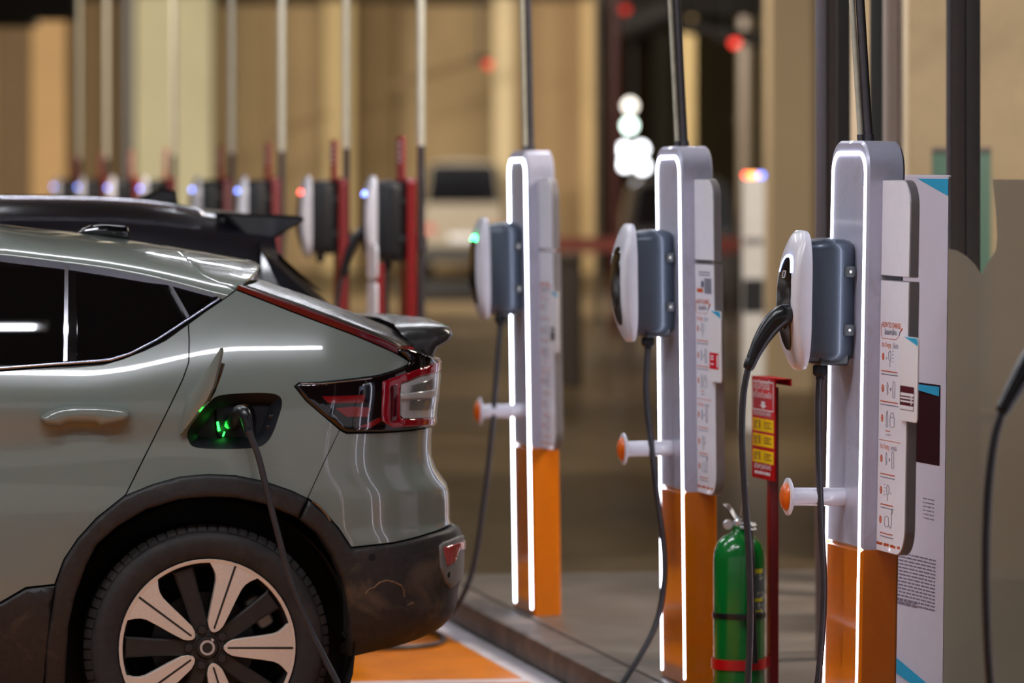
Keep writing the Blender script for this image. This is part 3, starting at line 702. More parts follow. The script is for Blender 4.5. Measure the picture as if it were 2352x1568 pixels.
def make_post(label, card):
    t = thing('charging_post', label, 'charging post', group='silver and orange charging posts')
    sx = lambda p, q, s: (s, p, q)
    b = MB(); b.prism(arch(-HD, HD, .63, PH, .085), sx, FX, -FX, bev=.007); body = b.build('post_body', post_grey, t, smooth=35)
    b = MB(); b.prism(rrect(-HD, .0, HD, .63, 0), sx, FX-.0004, -FX+.0004, bev=.007); b.build('orange_base', post_orange, t, smooth=35)
    path = led_path(HD-.022, .025, PH-.035, .060); a, c = inset_open(path, .0048), inset_open(path, -.0048)
    b = MB(); n = len(path); rows = [[(FX+.001, *p) for p in a], [(FX-.0025, *p) for p in a], [(FX-.0025, *p) for p in c], [(FX+.001, *p) for p in c]]
    b.grid(rows); b.f += [(0, n, 2*n, 3*n), (n-1, 4*n-1, 3*n-1, 2*n-1)]; b.m += [0, 0]
    b.build('light_strip', led, t, smooth=30)
    b = MB(); b.lathe([(0, .0), (.0255, 0), (.0255, .150), (.046, .155), (.052, .158), (.052, .163), (.048, .1655), (.040, .1655), (.040, .162), (0, .162)], (FX+.002, 0, .763), (-1, 0, 0), 28)
    peg = b.build('cable_peg', white_plas, t, smooth=35)
    b = MB(); b.lathe([(.040, .163), (.039, .168), (.030, .176), (.015, .181), (0, .182)], (FX+.002, 0, .763), (-1, 0, 0), 28); b.build('peg_cap', orange_plas, peg, smooth=60)
    bx = FX+.042                                # left face of the sign boards
    b = MB(); poly = rrect(-.436, 1.378, -HD, 1.639, (.0, 0, 0, .075), 6)
    b.prism(poly, sx, bx+.0015, bx+.027, bev=.002); up = b.build('sign_board', board_e, t, smooth=30)
    b = MB(); b.prism(inset(poly, .002), sx, bx, bx+.002); b.build('board_face', board_w, up, smooth=0)
    poly = rrect(-.436, .630, -HD, 1.367, (.075, 0, 0, 0), 6)
    b = MB(); b.prism(poly, sx, bx+.0015, bx+.030, bev=.002); lo = b.build('sign_board', board_e, t, smooth=30)
    b = MB(); b.prism(inset(poly, .002), sx, bx, bx+.002); b.build('board_face', board_w, lo, smooth=0)
    # print on the lower board: w runs from the post outwards
    S = bx-.0006; pt = lambda w, z: (S, -HD-w, z); ux, uz = (0, -1, 0), (0, 0, 1)
    zv = lambda v: 1.756-.11-(v-406)*13.18/F
    o, g, k = MB(), MB(), MB()
    def bar(mb, w0, w1, z, h):
        mb.add([pt(w0, z), pt(w1, z), pt(w1, z+h), pt(w0, z+h)], [(0, 1, 2, 3)])
    def greek(mb, w0, w1, z, h, seed):
        R = random.Random(seed); w = w0
        while w < w1-.004:
            l = R.uniform(.003, .009); bar(mb, w, min(w1, w+l), z+R.uniform(0, .0008), h*R.uniform(.75, 1)); w += l+.0018
    text_into(o, 'HOW TO CHARGE', .0205, pt(.022, zv(752)), ux, uz, squash=.96, bold=.014)
    text_into(g, 'ขั้นตอนการใช้งาน', .019, pt(.045, zv(768)), ux, uz, squash=.85, bold=.01)
    fr_ = [(.014, zv(744)), (.014, zv(770)), (.026, zv(778)), (.150, zv(778)), (.176, zv(770))]
    o.tube([Vector(pt(w, z)) for w, z in fr_], .0007, 4)
    k.tube([Vector(pt(w, z)) for w, z in ((.178, zv(768)), (.186, zv(760)), (.192, zv(757)))], .0014, 4); o.tube([Vector(pt(w, z)) for w, z in ((.194, zv(757)), (.206, zv(751)))], .0022, 4)
    text_into(o, 'Start Charging', .0195, pt(.022, zv(797)), ux, uz, squash=.72); text_into(g, '| เริ่มชาร์จ', .0175, pt(.120, zv(798)), ux, uz, squash=.75)
    text_into(o, 'Stop Charging', .0195, pt(.022, zv(1031)), ux, uz, squash=.72); text_into(g, '| หยุดชาร์จ', .0175, pt(.118, zv(1032)), ux, uz, squash=.75)
    bar(o, .012, .205, zv(1013), .0016)
    ring = lambda w, z, rw, rz, n=16: [(w+rw*math.cos(2*PI*i/n), z+rz*math.sin(2*PI*i/n)) for i in range(n)]
    wt = MB()
    for i, (v, dg_) in enumerate(((820, '1'), (893, '2'), (962, '3'), (1055, '1'), (1128, '2'), (1196, '3'))):
        z = zv(v); q = ring(.036, z, .0105, .0105)
        o.add([pt(*p) for p in q], [tuple(range(16))]); text_into(wt, dg_, .017, (S-.0005, -HD-.036, z-.006), ux, uz, align='C')
        def line(pts): k.tube([Vector(pt(w, zz)) for w, zz in pts], .0006, 4)
        if i in (0, 4):                         # hand tapping a card
            s_ = 1 if i == 0 else -1; c0 = .098
            line([(c0-.014*s_, z+.012), (c0, z+.018), (c0+.010*s_, z+.010), (c0+.006*s_, z-.006), (c0, z-.018), (c0+.003*s_, z-.026)])
            line([(c0-.014*s_, z+.012), (c0-.012*s_, z-.004), (c0-.002*s_, z-.010)])
            for j in range(4): bar(k, c0+.020*s_-(.0 if s_ > 0 else .014), c0+.034*s_+(.0 if s_ > 0 else .014), z+.016-j*.009, .0014)
            bar(k, c0-.030*s_-.003, c0-.030*s_+.003, z-.006, .005)
        elif i in (1, 3):                       # gun, arrow, phone
            line([(.074, z+.006), (.080, z+.018), (.088, z+.010), (.084, z-.004), (.088, z-.012), (.080, z-.016), (.078, z-.004), (.074, z+.006)])
            k.add([pt(*p) for p in ring(.110, z, .005, .005, 10)], [tuple(range(10))])
            q = rrect(.130, z-.022, .148, z+.022, .004, 3); line(q+[q[0]])
        elif i == 2:                            # gun and car front
            line([(.074, z-.022), (.074, z+.006), (.080, z+.022), (.088, z+.006), (.088, z-.022), (.074, z-.022)])
            q = rrect(.108, z-.020, .148, z+.006, .006, 3); line(q+[q[0]]); line([(.112, z+.006), (.118, z+.018), (.138, z+.018), (.144, z+.006)])
        else:                                   # car with a plug
            q = rrect(.074, z-.016, .112, z+.012, .010, 4); line(q+[q[0]]); line([(.112, z-.012), (.132, z-.018), (.140, z+.004), (.134, z+.020), (.140, z+.034), (.148, z+.028), (.140, z+.020)])
        cap = {0: (853, 860), 1: (923, 930), 2: (990, 998), 3: (1090, 1097), 4: (1160, 1167), 5: (1226, 1233)}[i]
        c0, c1 = ((.020, .170), (.016, .178), (.070, .112), (.028, .160), (.034, .150), (.036, .150))[i]
        greek(o, c0, c1, zv(cap[0])-.002, .0038, i); greek(g, c0+.002, c1+.006, zv(cap[1])-.002, .0028, i+20)
    for j in range(4): greek(o, .006+j*.062, .056+j*.062-(.02 if j == 3 else 0), zv(1252)-.003, .008, 50+j)
    tag(o.build('lettering', ink_o, lo, smooth=0, fix=False), kind='stuff'); tag(g.build('lettering', ink_g, lo, smooth=0, fix=False), kind='stuff'); tag(k.build('pictograms', ink_g, lo, smooth=0, fix=False), kind='stuff'); tag(wt.build('step_numbers', ink_w, lo, smooth=0, fix=False), kind='stuff')
    # clipped card at the outer edge
    cx0, cx1 = bx-.012, bx-.008
    w0, w1, z0, z1 = .222, .385, 1.756-.11-(966-406)*13.0/F, 1.756-.11-(772-406)*13.0/F
    b = MB(); b.prism(rrect(-HD-w1, z0, -HD-w0, z1, (.012, .0, .0, .012), 4), sx, cx0, cx1, bev=.0008); cd = b.build('notice_card', mat('card_white', srgb(238, 234, 236), .35, var=.01), t, smooth=20)
    b = MB(); b.box((cx1, -HD-.29, (z0+z1)/2-.02), (bx+.004, -HD-.24, (z0+z1)/2+.02)); b.build('card_clip', board_e, t)
    C = lambda w, z: (cx0-.0006, -HD-w, z); h = z1-z0
    b = MB(); b.add([C(w0+.04, z1-.001), C(w1-.012, z1-.001), C(w1-.001, z1-.012), C(w1-.001, z1-.022)], [(0, 1, 2, 3)]); b.build('blue_corner', ink_b, cd, smooth=0, fix=False)
    mB, mW = MB(), MB()
    def blk(mb, w_0, w_1, f0, f1, e=0): mb.add([(cx0-.0006-e, -HD-w, z) for w, z in ((w_0, z1-h*f1), (w_1, z1-h*f1), (w_1, z1-h*f0), (w_0, z1-h*f0))], [(0, 1, 2, 3)])
    if card == 'maroon':
        blk(mB, w0+.012, w1-.026, .585, .87)
        for f0, f1 in ((.665, .70), (.715, .735), (.755, .775)): blk(mW, w0+.018, w1-.028, f0, f1, .0004)
        blk(mW, w0+.014, w1-.030, .815, .862, .0004); blk(mW, w0+.11, w1-.045, .70, .80, .0004)
        m2 = ink_m
    elif card == 'red':
        blk(mB, w0+.014, w1-.030, .59, .82); blk(mW, w0+.11, w1-.036, .62, .79, .0004)
        for f in (.63, .67, .74): blk(mW, w0+.03, w0+.07, f, f+.02, .0004)
        m2 = ink_r
    else:
        blk(mB, w0+.030, w1-.060, .58, .80); blk(mW, w0+.05, w0+.08, .62, .66, .0004); m2 = ink_k
    tag(mB.build('card_print', m2, cd, smooth=0, fix=False), kind='stuff'); tag(mW.build('card_print', ink_w, cd, smooth=0, fix=False), kind='stuff')
    if card == 'red':                           # the middle post carries an extra printed block at the head of the board
        q, r_, k2 = MB(), MB(), MB(); zz = lambda v: 1.756-.11-(v-406)*15.55/F
        def bl(mb, w_0, w_1, v0, v1): mb.add([pt(w_0, zz(v1)), pt(w_1, zz(v1)), pt(w_1, zz(v0)), pt(w_0, zz(v0))], [(0, 1, 2, 3)])
        bl(r_, .030, .110, 664, 673); bl(q, .088, .120, 647, 661)
        for w in np.arange(.130, .220, .012): bl(q, w, w+.007, 640, 675)
        for j, v in enumerate((628, 634)): greek(q, .06, .21, zz(v), .004, 70+j)
        tag(r_.build('lettering', ink_o, lo, smooth=0, fix=False), kind='stuff'); tag(q.build('lettering', ink_g, lo, smooth=0, fix=False), kind='stuff')
    return t
def inset_open(p, d):
    out = []
    for i in range(len(p)):
        a = p[max(0, i-1)]; b = p[min(len(p)-1, i+1)]; l = math.hypot(b[0]-a[0], b[1]-a[1]); out.append((p[i][0]+(b[1]-a[1])/l*d, p[i][1]-(b[0]-a[0])/l*d))
    return out
CZ = 1.4135                                     # charger centre above the bay floor
def make_charger(label, body_m, light=None, arc=False, group=None, face=None):
    """origin: on the post's front face at the bay floor; the unit points towards -x"""
    t = thing('wall_charger', label, 'charger', group=group)
    b = MB(); rows = []
    for x, hw, hz, r in ((0, .070, .158, .03), (-.010, .082, .166, .034), (-.034, .0945, .1725, .036), (-.062, .0985, .1725, .036), (-.086, .096, .170, .034), (-.104, .089, .166, .03), (-.118, .0835, .164, .028), (-.128, .084, .162, .03), (-.135, .084, .158, .034)):
        rows.append([(x, p, CZ+q) for p, q in rrect(-hw, -hz, hw, hz, r, 5)])
    b.grid(rows, wrap=True); n = len(rows[0]); b.f += [tuple(range(n)), tuple(range(8*n, 9*n))]; b.m += [0, 0]
    body = b.build('charger_body', body_m, t, smooth=32)
    b = MB(); b.prism(rrect(-.086, CZ-.176, .086, CZ-.140, .012, 4), lambda p, q, s: (s, p, q), -.100, -.016, bev=.004); b.build('lower_skirt', box_dark, t, smooth=30)
    for z in (CZ+.082, CZ-.078):
        for y in (-1, 1):
            b = MB(); b.prism(rrect(-.036, z-.016, -.006, z+.016, .006, 3), lambda p, q, s: (p, y*s, q), .0905, .0965, bev=.001); b.build('screw_tab', box_dark, body)
            b = MB(); b.lathe([(0, .002), (.0018, .002), (.0018, .0035), (.0040, .0035), (.0046, .002), (.0046, 0)], (-.020, y*.0965, z), (0, y, 0), 12); b.build('mounting_screw', screw_m, body)
    # front cover: an upright bowed shell
    hw, hz = .100, .1925; N = 48
    def ol(s, sz=None):
        sz = s if sz is None else sz; out = []
        for i in range(N):
            a = 2*PI*i/N; c, s_ = math.cos(a), math.sin(a); e = .46
            wz = hw*(1-.16*max(0, -s_)**2-.12*max(0, s_)**2)
            out.append((math.copysign(abs(c)**e, c)*wz*s, math.copysign(abs(s_)**e, s_)*hz*sz))
        return out
    xf = lambda q, y=0: -.1785+.040*abs(q/hz)**2.2+.006*(y/hw)**2
    rows = []
    for s, sz, k in ((.94, .97, -1), (.99, .995, -.01), (1.0, 1.0, .08), (1.0, 1.0, .52), (.985, .99, .70), (.93, .965, .90), (.86, .93, 1), (.62, .70, 1), (.3, .35, 1), (.02, .02, 1)):
        r = []
        for p, q in ol(s, sz):
            xb = -.1335-.006*(1-(q/hz)**2)
            r.append((-.128 if k < 0 else xb+(xf(q, p)-.004-xb)*k, p, CZ+.0005+q))
        rows.append(r)
    b = MB(); b.grid(rows, wrap=True); cov = b.build('front_cover', white_plas, t, smooth=40)
    b = MB(); dw, dh, zc = .066, .130, CZ-.010; rows = []
    def do(s):
        out = []
        for i in range(N):
            a = 2*PI*i/N; c, s_ = math.cos(a), math.sin(a)
            out.append((math.copysign(abs(c)**.8, c)*dw*s*(1-.15*max(0, -s_)), zc-CZ+math.copysign(abs(s_)**.85, s_)*dh*s))
        return out
    for s in (1, .98, .7, .4, .02): rows.append([(xf(q, p)-.0035-(.0 if s == 1 else .0032), p, CZ+q) for p, q in do(s)])
    b.grid(rows, wrap=True); dp = b.build('display_panel', disp, t, smooth=40)
    b = MB(); so = (xf(-.045)-.004, 0, CZ-.045); b.lathe([(.020, .0), (.034, .004), (.036, .001)], so, (-1, 0, 0), 28); b.lathe([(0, -.001), (.03, -.001), (.03, .003)], so, (-1, 0, 0), 28); b.build('socket', box_dark, dp)
    if face:
        b = MB(); q = rrect(-.012, CZ+.062, .012, CZ+.080, .003, 2); b.tube([Vector((xf(z-CZ)-.0075, y, z)) for y, z in q], .0013, 5, closed=True); b.build('panel_mark', ink_w, dp, smooth=0)
    if light:
        b = MB(); do1 = do(1.02); path = [p for i, p in enumerate(do1) if math.sin(2*PI*i/N) > (.55 if arc else .80)]
        b.tube([Vector((xf(q, p)-.0055, p, CZ+q)) for p, q in path], .0034 if arc else .0042, 8)
        b.build('status_light', mat('status_%s' % light[0], (0, 0, 0), .4, emit=light[1], strength=light[2]), t, smooth=60)
    b = MB(); gx = -.078; b.lathe([(.013, .02), (.013, .0), (.020, -.002), (.0215, -.006), (.0215, -.024), (.018, -.030), (.0125, -.033), (.0125, -.04), (0, -.04)], (gx, -.02, CZ-.176), (0, 0, 1), 8); b.build('cable_gland', box_dark, t, smooth=20)
    return t
GLAND = Vector((-.078, -.02, CZ-.214)); SOCK = Vector((-.171, 0, CZ-.045))
POSTS = []
def place_post(uc, Y, phi, tilt):
    """stand a post so that its near front edge meets the island at the given place"""
    b = ALPHA+math.radians(phi); R = Matrix.Rotation(b, 3, 'Z'); c = R @ Vector((FX, -HD, 0))
    p = Vector((X(uc, Y)-c.x, Y-c.y, .11)); return TM(p, b, tilt)
specs = [(1969, 13.28, 2.5, .0176, 'silver and orange charging post nearest the camera, maroon card on its sign', 'maroon'),
         (1577, 15.72, 1.4, -.0108, 'second silver and orange charging post, with a red printed card on its sign', 'red'),
         (1225, 18.28, 1.2, -.0150, 'farthest silver and orange charging post, right behind the car tail', 'dark')]
PM = [place_post(*s[:4]) for s in specs]
r_dir = Vector((-math.sin(ALPHA), math.cos(ALPHA), 0))
p0 = PM[0].translation-r_dir*2.46; p0 += Vector((.055, 0, 0)); PM.append(TM(p0, ALPHA+math.radians(1), 0)); specs.append((0, 0, 0, 0, 'silver and orange charging post at the right beyond the picture edge', 'maroon'))
for M, s in zip(PM, specs):
    t = make_post(s[4], s[5]); t.matrix_world = M; POSTS.append(t)
lean = [(-.062, .0), (-.048, .0), (-.020, 0), (0, 0)]
for t, (k, _) in zip(POSTS, lean):              # two conduits rising from the head of each post to the ceiling
    for lx, m, r, kk in ((-.0205, pipe_lt, .0084, k-.002), (.0015, pipe_dk, .0130, k)):
        b = MB(); z1 = CEIL-.10; Mi = t.matrix_world.inverted(); a = t.matrix_world @ Vector((lx, 0, PH-.004)); e = a+Vector((kk*(z1-a.z), 0, z1-a.z))
        b.cyl(Mi @ a, Mi @ e, r, 16); c = b.build('conduit', m, t)
        b = MB(); d = (e-a).normalized(); b.cyl(Mi @ a, Mi @ (a+d*.022), r*1.25, 16); b.build('conduit_sleeve', pipe_dk, c)
cspec = [('grey wall charger with a blue-lit arc and plugged-in black handle on the nearest post', box_grey, ('blue', (.35, .5, 1.0), 7), True, True),
         ('grey wall charger with an unlit front, on the second post', box_grey, None, False, False),
         ('grey wall charger with a green light, on the farthest silver post', box_grey, ('green', (.02, 1.0, .12), 40), False, False),
         ('grey wall charger at the right beyond the picture edge', box_grey, None, False, False)]
CHM = []
for t, (lab, bm_, li, ac, fc) in zip(POSTS, cspec):
    c = make_charger(lab, bm_, li, ac, 'grey wall chargers on the silver posts', fc)
    c.matrix_world = t.matrix_world @ Matrix.Translation((FX, 0, -.11)); CHM.append(c.matrix_world.copy())
# ================================================================= charging cables
cable_m = mat('cable_rubber', (.034, .032, .037), .36, var=.15, scale=30)
gun_m = mat('gun_black', (.010, .010, .012), .28, coat=.15, var=.1)
def cable(label, path, r, gun=None, group='charging cables', collar=None):
    """path: points of the cable; gun: (points, radii) of the plug handle"""
    t = thing('charging_cable', label, 'cable', group=group)
    pts = catmull(path, 8); b = MB(); b.tube(pts, r, 12); b.build('cable', cable_m, t, smooth=60)
    if gun:
        gp, gr = gun; n = 6; pp = catmull(gp, n); rr = []
        for i in range(len(gp)-1): rr += [gr[i]+(gr[i+1]-gr[i])*k/n for k in range(n)]
        rr.append(gr[-1]); b = MB(); b.tube(pp, rr, 18); h = b.build('plug_handle', gun_m, t, smooth=50)
        d = (pp[-1]-pp[-2]).normalized(); b = MB(); b.tube([pp[-1]-d*.004, pp[-1], pp[-1]+d*.018, pp[-1]+d*.026, pp[-1]+d*.026], [gr[-1]*1.02, gr[-1]*1.06, gr[-1]*.98, gr[-1]*.8, r], 18); b.build('cable_collar', gun_m, h, smooth=40)
    return t
g1 = CHM[0] @ GLAND; s1 = CHM[0] @ SOCK; Yg = g1.y
Rw = lambda u, v, Y: ray(u, v, Y)
Ys = s1.y-.06
path = [g1+Vector((0, 0, .015)), Rw(1880, 930, Yg), Rw(1882, 1080, Yg), Rw(1888, 1230, Yg), Rw(1893, 1340, Yg), Rw(1889, 1450, Yg), Rw(1878, 1568, Yg), Rw(1862, 1650, Yg), Vector((X(1835, Yg), Yg-.02, .122)), Vector((X(1785, Yg), Yg-.1, .120)), Vector((X(1735, Yg), Yg-.14, .124)),
        Rw(1712, 1660, Ys), Rw(1718, 1568, Ys), Rw(1723, 1420, Ys), Rw(1720, 1270, Ys), Rw(1710, 1120, Ys), Rw(1704, 1000, Ys), Rw(1707, 910, Ys), Rw(1717, 852, Ys), Rw(1722, 838, Ys)]
cable('black charging cable looped from the nearest post with its plug parked in the charger', path, .0092, ([s1+Vector((.035, .005, -.002)), Rw(1803, 722, Ys), Rw(1775, 742, Ys), Rw(1752, 775, Ys), Rw(1736, 806, Ys), Rw(1726, 828, Ys)], [.029, .029, .029, .024, .019, .0165]))
# second post to the sage car
g2 = CHM[1] @ GLAND; Yg = g2.y
sock = CARM @ (sp_(soc, -.04)); nrm = CARM.to_3x3() @ Vector((0, -1, 0))
gp = [sock, sock+nrm*.05+Vector((.004, 0, .008)), Rw(550, 948, (sock+nrm*.10).y), Rw(563, 951, (sock+nrm*.13).y), Rw(570, 982, (sock+nrm*.14).y)]
Yc = (sock+nrm*.15).y
Gd = lambda u, v: Vector((X(u, HC*F/(v-HOR)), HC*F/(v-HOR), .0125))
path = [g2+Vector((0, 0, .015)), Rw(1484, 900, Yg), Rw(1496, 1020, Yg), Rw(1511, 1150, Yg), Rw(1525, 1260, Yg), Rw(1524, 1350, Yg), Rw(1500, 1450, Yg-.03), Rw(1430, 1568, Yg-.1), Rw(1395, 1610, Yg-.16), Gd(1330, 1680), Gd(1200, 1735), Gd(1040, 1760), Gd(930, 1772), Gd(860, 1768),
        Rw(812, 1660, Yc-.05), Rw(775, 1568, Yc-.03), Rw(716, 1452, Yc), Rw(672, 1345, Yc), Rw(638, 1225, Yc), Rw(614, 1130, Yc), Rw(594, 1050, Yc), Rw(576, 1002, Yc), Rw(570, 990, Yc)]
cable('black charging cable from the second post, plugged into the sage car', path, .0098, (gp, [.026, .026, .0235, .0190, .0140]))
# third post to the black car (runs along the floor behind the sage car)
g3 = CHM[2] @ GLAND; Yg = g3.y
BLK = TM(CARM0 @ Vector((.02, 3.02, 0)), ALPHA)
path = [g3+Vector((0, 0, .015)), Rw(1141, 850, Yg), Rw(1129, 1000, Yg), Rw(1113, 1140, Yg), Rw(1090, 1290, Yg), Rw(1062, 1370, Yg), Rw(1028, 1415, Yg+.1), Rw(990, 1440, 18.62), Gd(975, 1452), Gd(1005, 1461), Gd(1020, 1476), Gd(1000, 1487), Gd(937, 1493), Gd(857, 1496), Gd(770, 1500), Gd(690, 1500), Gd(640, 1520)]
e = BLK @ Vector((.12, -.16, .5)); path += [BLK @ Vector((.30, -.20, .10)), e, BLK @ Vector((.10, -.15, .85)), BLK @ Vector((.10, -.12, .93))]
cable('black charging cable from the farthest silver post, coiled on the orange floor', path, .0098, ([BLK @ Vector((.10, .03, .96)), BLK @ Vector((.10, -.05, .965)), BLK @ Vector((.10, -.11, .95)), BLK @ Vector((.10, -.12, .925))], [.024, .024, .02, .0145]))
# nearest, cut by the right picture edge
g0 = CHM[3] @ GLAND; s0 = CHM[3] @ SOCK; Ys = s0.y-.03
hd_ = [s0+Vector((.03, 0, 0)), Rw(2392, 806, Ys), Rw(2366, 832, Ys), Rw(2338, 878, Ys), Rw(2312, 925, Ys)]
path = [g0+Vector((0, 0, .015)), g0+Vector((.0, 0, -.3)), g0+Vector((.03, 0, -.75)), g0+Vector((.01, 0, -1.0)), Vector((g0.x-.05, g0.y-.03, .122)), Vector((X(2330, Ys), Ys-.05, .121)), Rw(2288, 1640, Ys), Rw(2274, 1568, Ys), Rw(2266, 1430, Ys), Rw(2264, 1270, Ys), Rw(2270, 1120, Ys), Rw(2284, 1010, Ys), Rw(2302, 945, Ys), Rw(2310, 928, Ys)]
cable('blurred black charging cable hanging at the right edge of the picture', path, .0100, (hd_, [.028, .028, .026, .021, .017]))
# ================================================================= fire extinguisher and its red stand
green = mat('extinguisher_green', srgb(4, 120, 44), .22, coat=.6, var=.05, scale=20)
YE = 15.3
bx_ = X(1697, YE); r = 58.5*YE/F; zt = Z(1232, YE)
M = TM((bx_, YE, .11)); t = thing('fire_extinguisher', 'green fire extinguisher strapped to a red stand between the posts', 'fire extinguisher', M)
b = MB(); h = zt-.11; b.lathe([(0, .02), (r*.9, .02), (r*.97, .03), (r, .045), (r, h-.075), (r*.97, h-.045), (r*.86, h-.018), (r*.62, h+.002), (.026, h+.012), (.020, h+.022), (.020, h+.034), (0, h+.034)], (0, 0, 0), (0, 0, 1), 40); b.build('cylinder', green, t, smooth=50)
steel = mat('polished_steel', (.72, .72, .75), .34, .7)
hz = h+.034
b = MB(); b.lathe([(.016, 0), (.018, .006), (.018, .020), (.012, .026), (0, .026)], (0, 0, hz-.004), (0, 0, 1), 16); v_ = b.build('valve', steel, t)
b = MB(); w_ = .010
for pts in ([(-.044, .066), (-.036, .062), (-.024, .042), (-.012, .022), (.004, .012), (.030, .016), (.046, .012)], [(-.020, .004), (.006, .002), (.046, .0)]):
    n = len(pts); q = [(x*1.25, z*1.05) for x, z in pts]+[(x*1.25+.005, z*1.05-.008) for x, z in pts[::-1]]
    b.prism(q, lambda p, z, s_: (p, s_, hz-.002+z), -w_*1.3, w_*1.3, bev=.001)
b.build('lever', steel, v_, smooth=20, M=Matrix.Rotation(math.radians(-42), 4, 'Z'))
b = MB(); b.lathe([(0, 0), (.013, 0), (.017, .004), (.017, .010), (.013, .014), (0, .014)], (-.034, -.004, hz+.004), (0, -1, 0), 20); b.cyl((-.02, -.010, hz+.004), (.0, -.006, hz+.004), .005, 8); b.build('pressure_gauge', steel, v_, smooth=30)
b = MB(); b.tube(catmull([(.004, 0, hz+.03), (.012, -.01, hz+.075), (.022, -.015, hz+.115), (.03, -.015, hz+.135)], 6), .0012, 5); b.build('safety_pin_wire', steel, v_)
hose = [(.012, -.010, hz+.012), (.028, -.03, hz+.006), (.034, -.05, hz-.04), (.036, -r-.012, hz-.12), (.034, -r-.016, hz-.30), (.036, -r-.014, .30), (.040, -r-.010, .18)]
b = MB(); b.tube(catmull(hose, 6), .0105, 10); hs = b.build('hose', rubber, t, smooth=60)
b = MB(); b.cyl((.036, -r-.014, .30), (.042, -r-.010, .13), .011, 12, r2=.015); b.build('nozzle', gun_m, hs)
b = MB(); zb = Z(1411, YE)-.11; b.lathe([(r+.0005, -.009), (r+.004, -.008), (r+.004, .008), (r+.0005, .009)], (0, 0, zb), (0, 0, 1), 40); b.box((-.01, -r-.03, zb-.007), (.045, -r+.002, zb+.007)); b.build('strap', gun_m, t, smooth=40)
def wrap(a0, a1, z0, z1, rr): return [[(rr*math.cos(a), rr*math.sin(a), z) for a in np.linspace(a0, a1, 12)] for z in (z0, z1)]
b = MB(); a0 = -PI/2+.55; Lz = lambda v: Z(v, YE)-.11
b.grid(wrap(a0, a0+1.1, Lz(1405), Lz(1302), r+.0006)); lb_ = b.build('label', mat('extinguisher_label', srgb(90, 100, 104), .4, stain=srgb(210, 210, 190), stain_scale=30, stain_lo=.55, stain_hi=.62), t, smooth=60)
b = MB()
for v0, v1 in ((1303, 1313), (1370, 1378), (1398, 1401)): b.grid(wrap(a0, a0+.55, Lz(v1), Lz(v0), r+.0012))
b.build('label_stripe', mat('label_yellow', srgb(226, 214, 40), .4), lb_, smooth=60)
# stand
Mst = TM((X(1774, YE+.06), YE+.06, .11), ALPHA+math.radians(3)); t = thing('extinguisher_stand', 'red metal stand with a folded red and yellow sign beside the green extinguisher', 'stand', Mst)
zs0, zs1 = Z(1102, 15.3)-.11, Z(868, 15.3)-.11
b = MB(); b.box((-.014, -.018, 0), (.016, .018, zs1-.03)); b.build('upright', red_paint, t, bevel=.003)
b = MB(); b.box((-.16, -.14, 0), (.09, .14, .012)); b.build('base_plate', red_paint, t, bevel=.003)
sg = MB(); yl, yr = .115, -.145; xs = -.034; S_ = lambda p, q, s: (s, p, q)
sg.box((xs, yr, zs0), (xs+.004, yl, zs1)); sg.box((xs, yr, zs1-.003), (xs+.055, yl, zs1)); sg.box((xs+.051, yr, zs1-.022), (xs+.055, yl, zs1)); sg.box((xs+.003, -.02, zs0+.05), (-.013, .02, zs0+.09)); sg.box((xs+.003, -.02, zs1-.09), (-.013, .02, zs1-.05))
sign = sg.build('sign_panel', mat('sign_red', srgb(176, 8, 16), .6, spec=.12), t, bevel=.0008)
yw, rd, wh = MB(), MB(), MB(); sw = yl-yr; SX = xs-.0008; A = lambda w, f, e=0: (SX-e, yl-w*sw, zs1-(zs1-zs0)*f)
def sq(mb, w0, w1, f0, f1, e=0): mb.add([A(w0, f1, e), A(w1, f1, e), A(w1, f0, e), A(w0, f0, e)], [(0, 1, 2, 3)])
for f0 in (.405, .555, .715): sq(yw, .06, .96, f0, f0+.125)
tag(yw.build('sign_print', mat('sign_yellow', srgb(240, 196, 20), .6, spec=.1), sign, smooth=0, fix=False), kind='stuff')
for w0, w1, f0, f1 in ((.05, .95, .035, .045), (.05, .95, .315, .325), (.05, .07, .04, .32), (.93, .95, .04, .32)): sq(wh, w0, w1, f0, f1)
text_into(wh, 'อุปกรณ์', .040, A(.10, .115), (0, -1, 0), (0, 0, 1), squash=1.4); text_into(wh, 'เครื่องดับเพลิง', .028, A(.06, .20), (0, -1, 0), (0, 0, 1), squash=1.3)
wh.add([A(.42, .235), A(.58, .235), A(.58, .275), A(.66, .275), A(.50, .305), A(.34, .275), A(.42, .275)], [(0, 1, 2, 3, 4, 5, 6)])
text_into(wh, 'วิธีใช้เครื่องดับเพลิง', .022, A(.06, .375), (0, -1, 0), (0, 0, 1), squash=1.2)
text_into(wh, 'แจ้งเหตุเพลิงไหม้', .026, A(.10, .900), (0, -1, 0), (0, 0, 1), squash=1.1); text_into(wh, 'โทร 199', .034, A(.14, .965), (0, -1, 0), (0, 0, 1), squash=1.4) if False else None
for f, a_, c_ in ((.955, .14, .80),):
    R = random.Random(4); w = a_
    while w < c_: l = R.uniform(.05, .14); sq(wh, w, min(c_, w+l), f-.03, f); w += l+.03
tag(wh.build('lettering', ink_w, sign, smooth=0, fix=False), kind='stuff')
for f0 in (.405, .555, .715):                   # small pictograms and text rows on the yellow fields
    for w0, w1, a0_, a1_ in ((.12, .18, .02, .11), (.22, .27, .02, .06), (.22, .25, .07, .11), (.32, .38, .015, .10), (.55, .86, .03, .042), (.55, .80, .055, .066), (.55, .88, .08, .092)): sq(rd, w0, w1, f0+a0_, f0+a1_, .0004)
tag(rd.build('pictograms', mat('sign_dark_red', srgb(120, 60, 10), .4), sign, smooth=0, fix=False), kind='stuff')
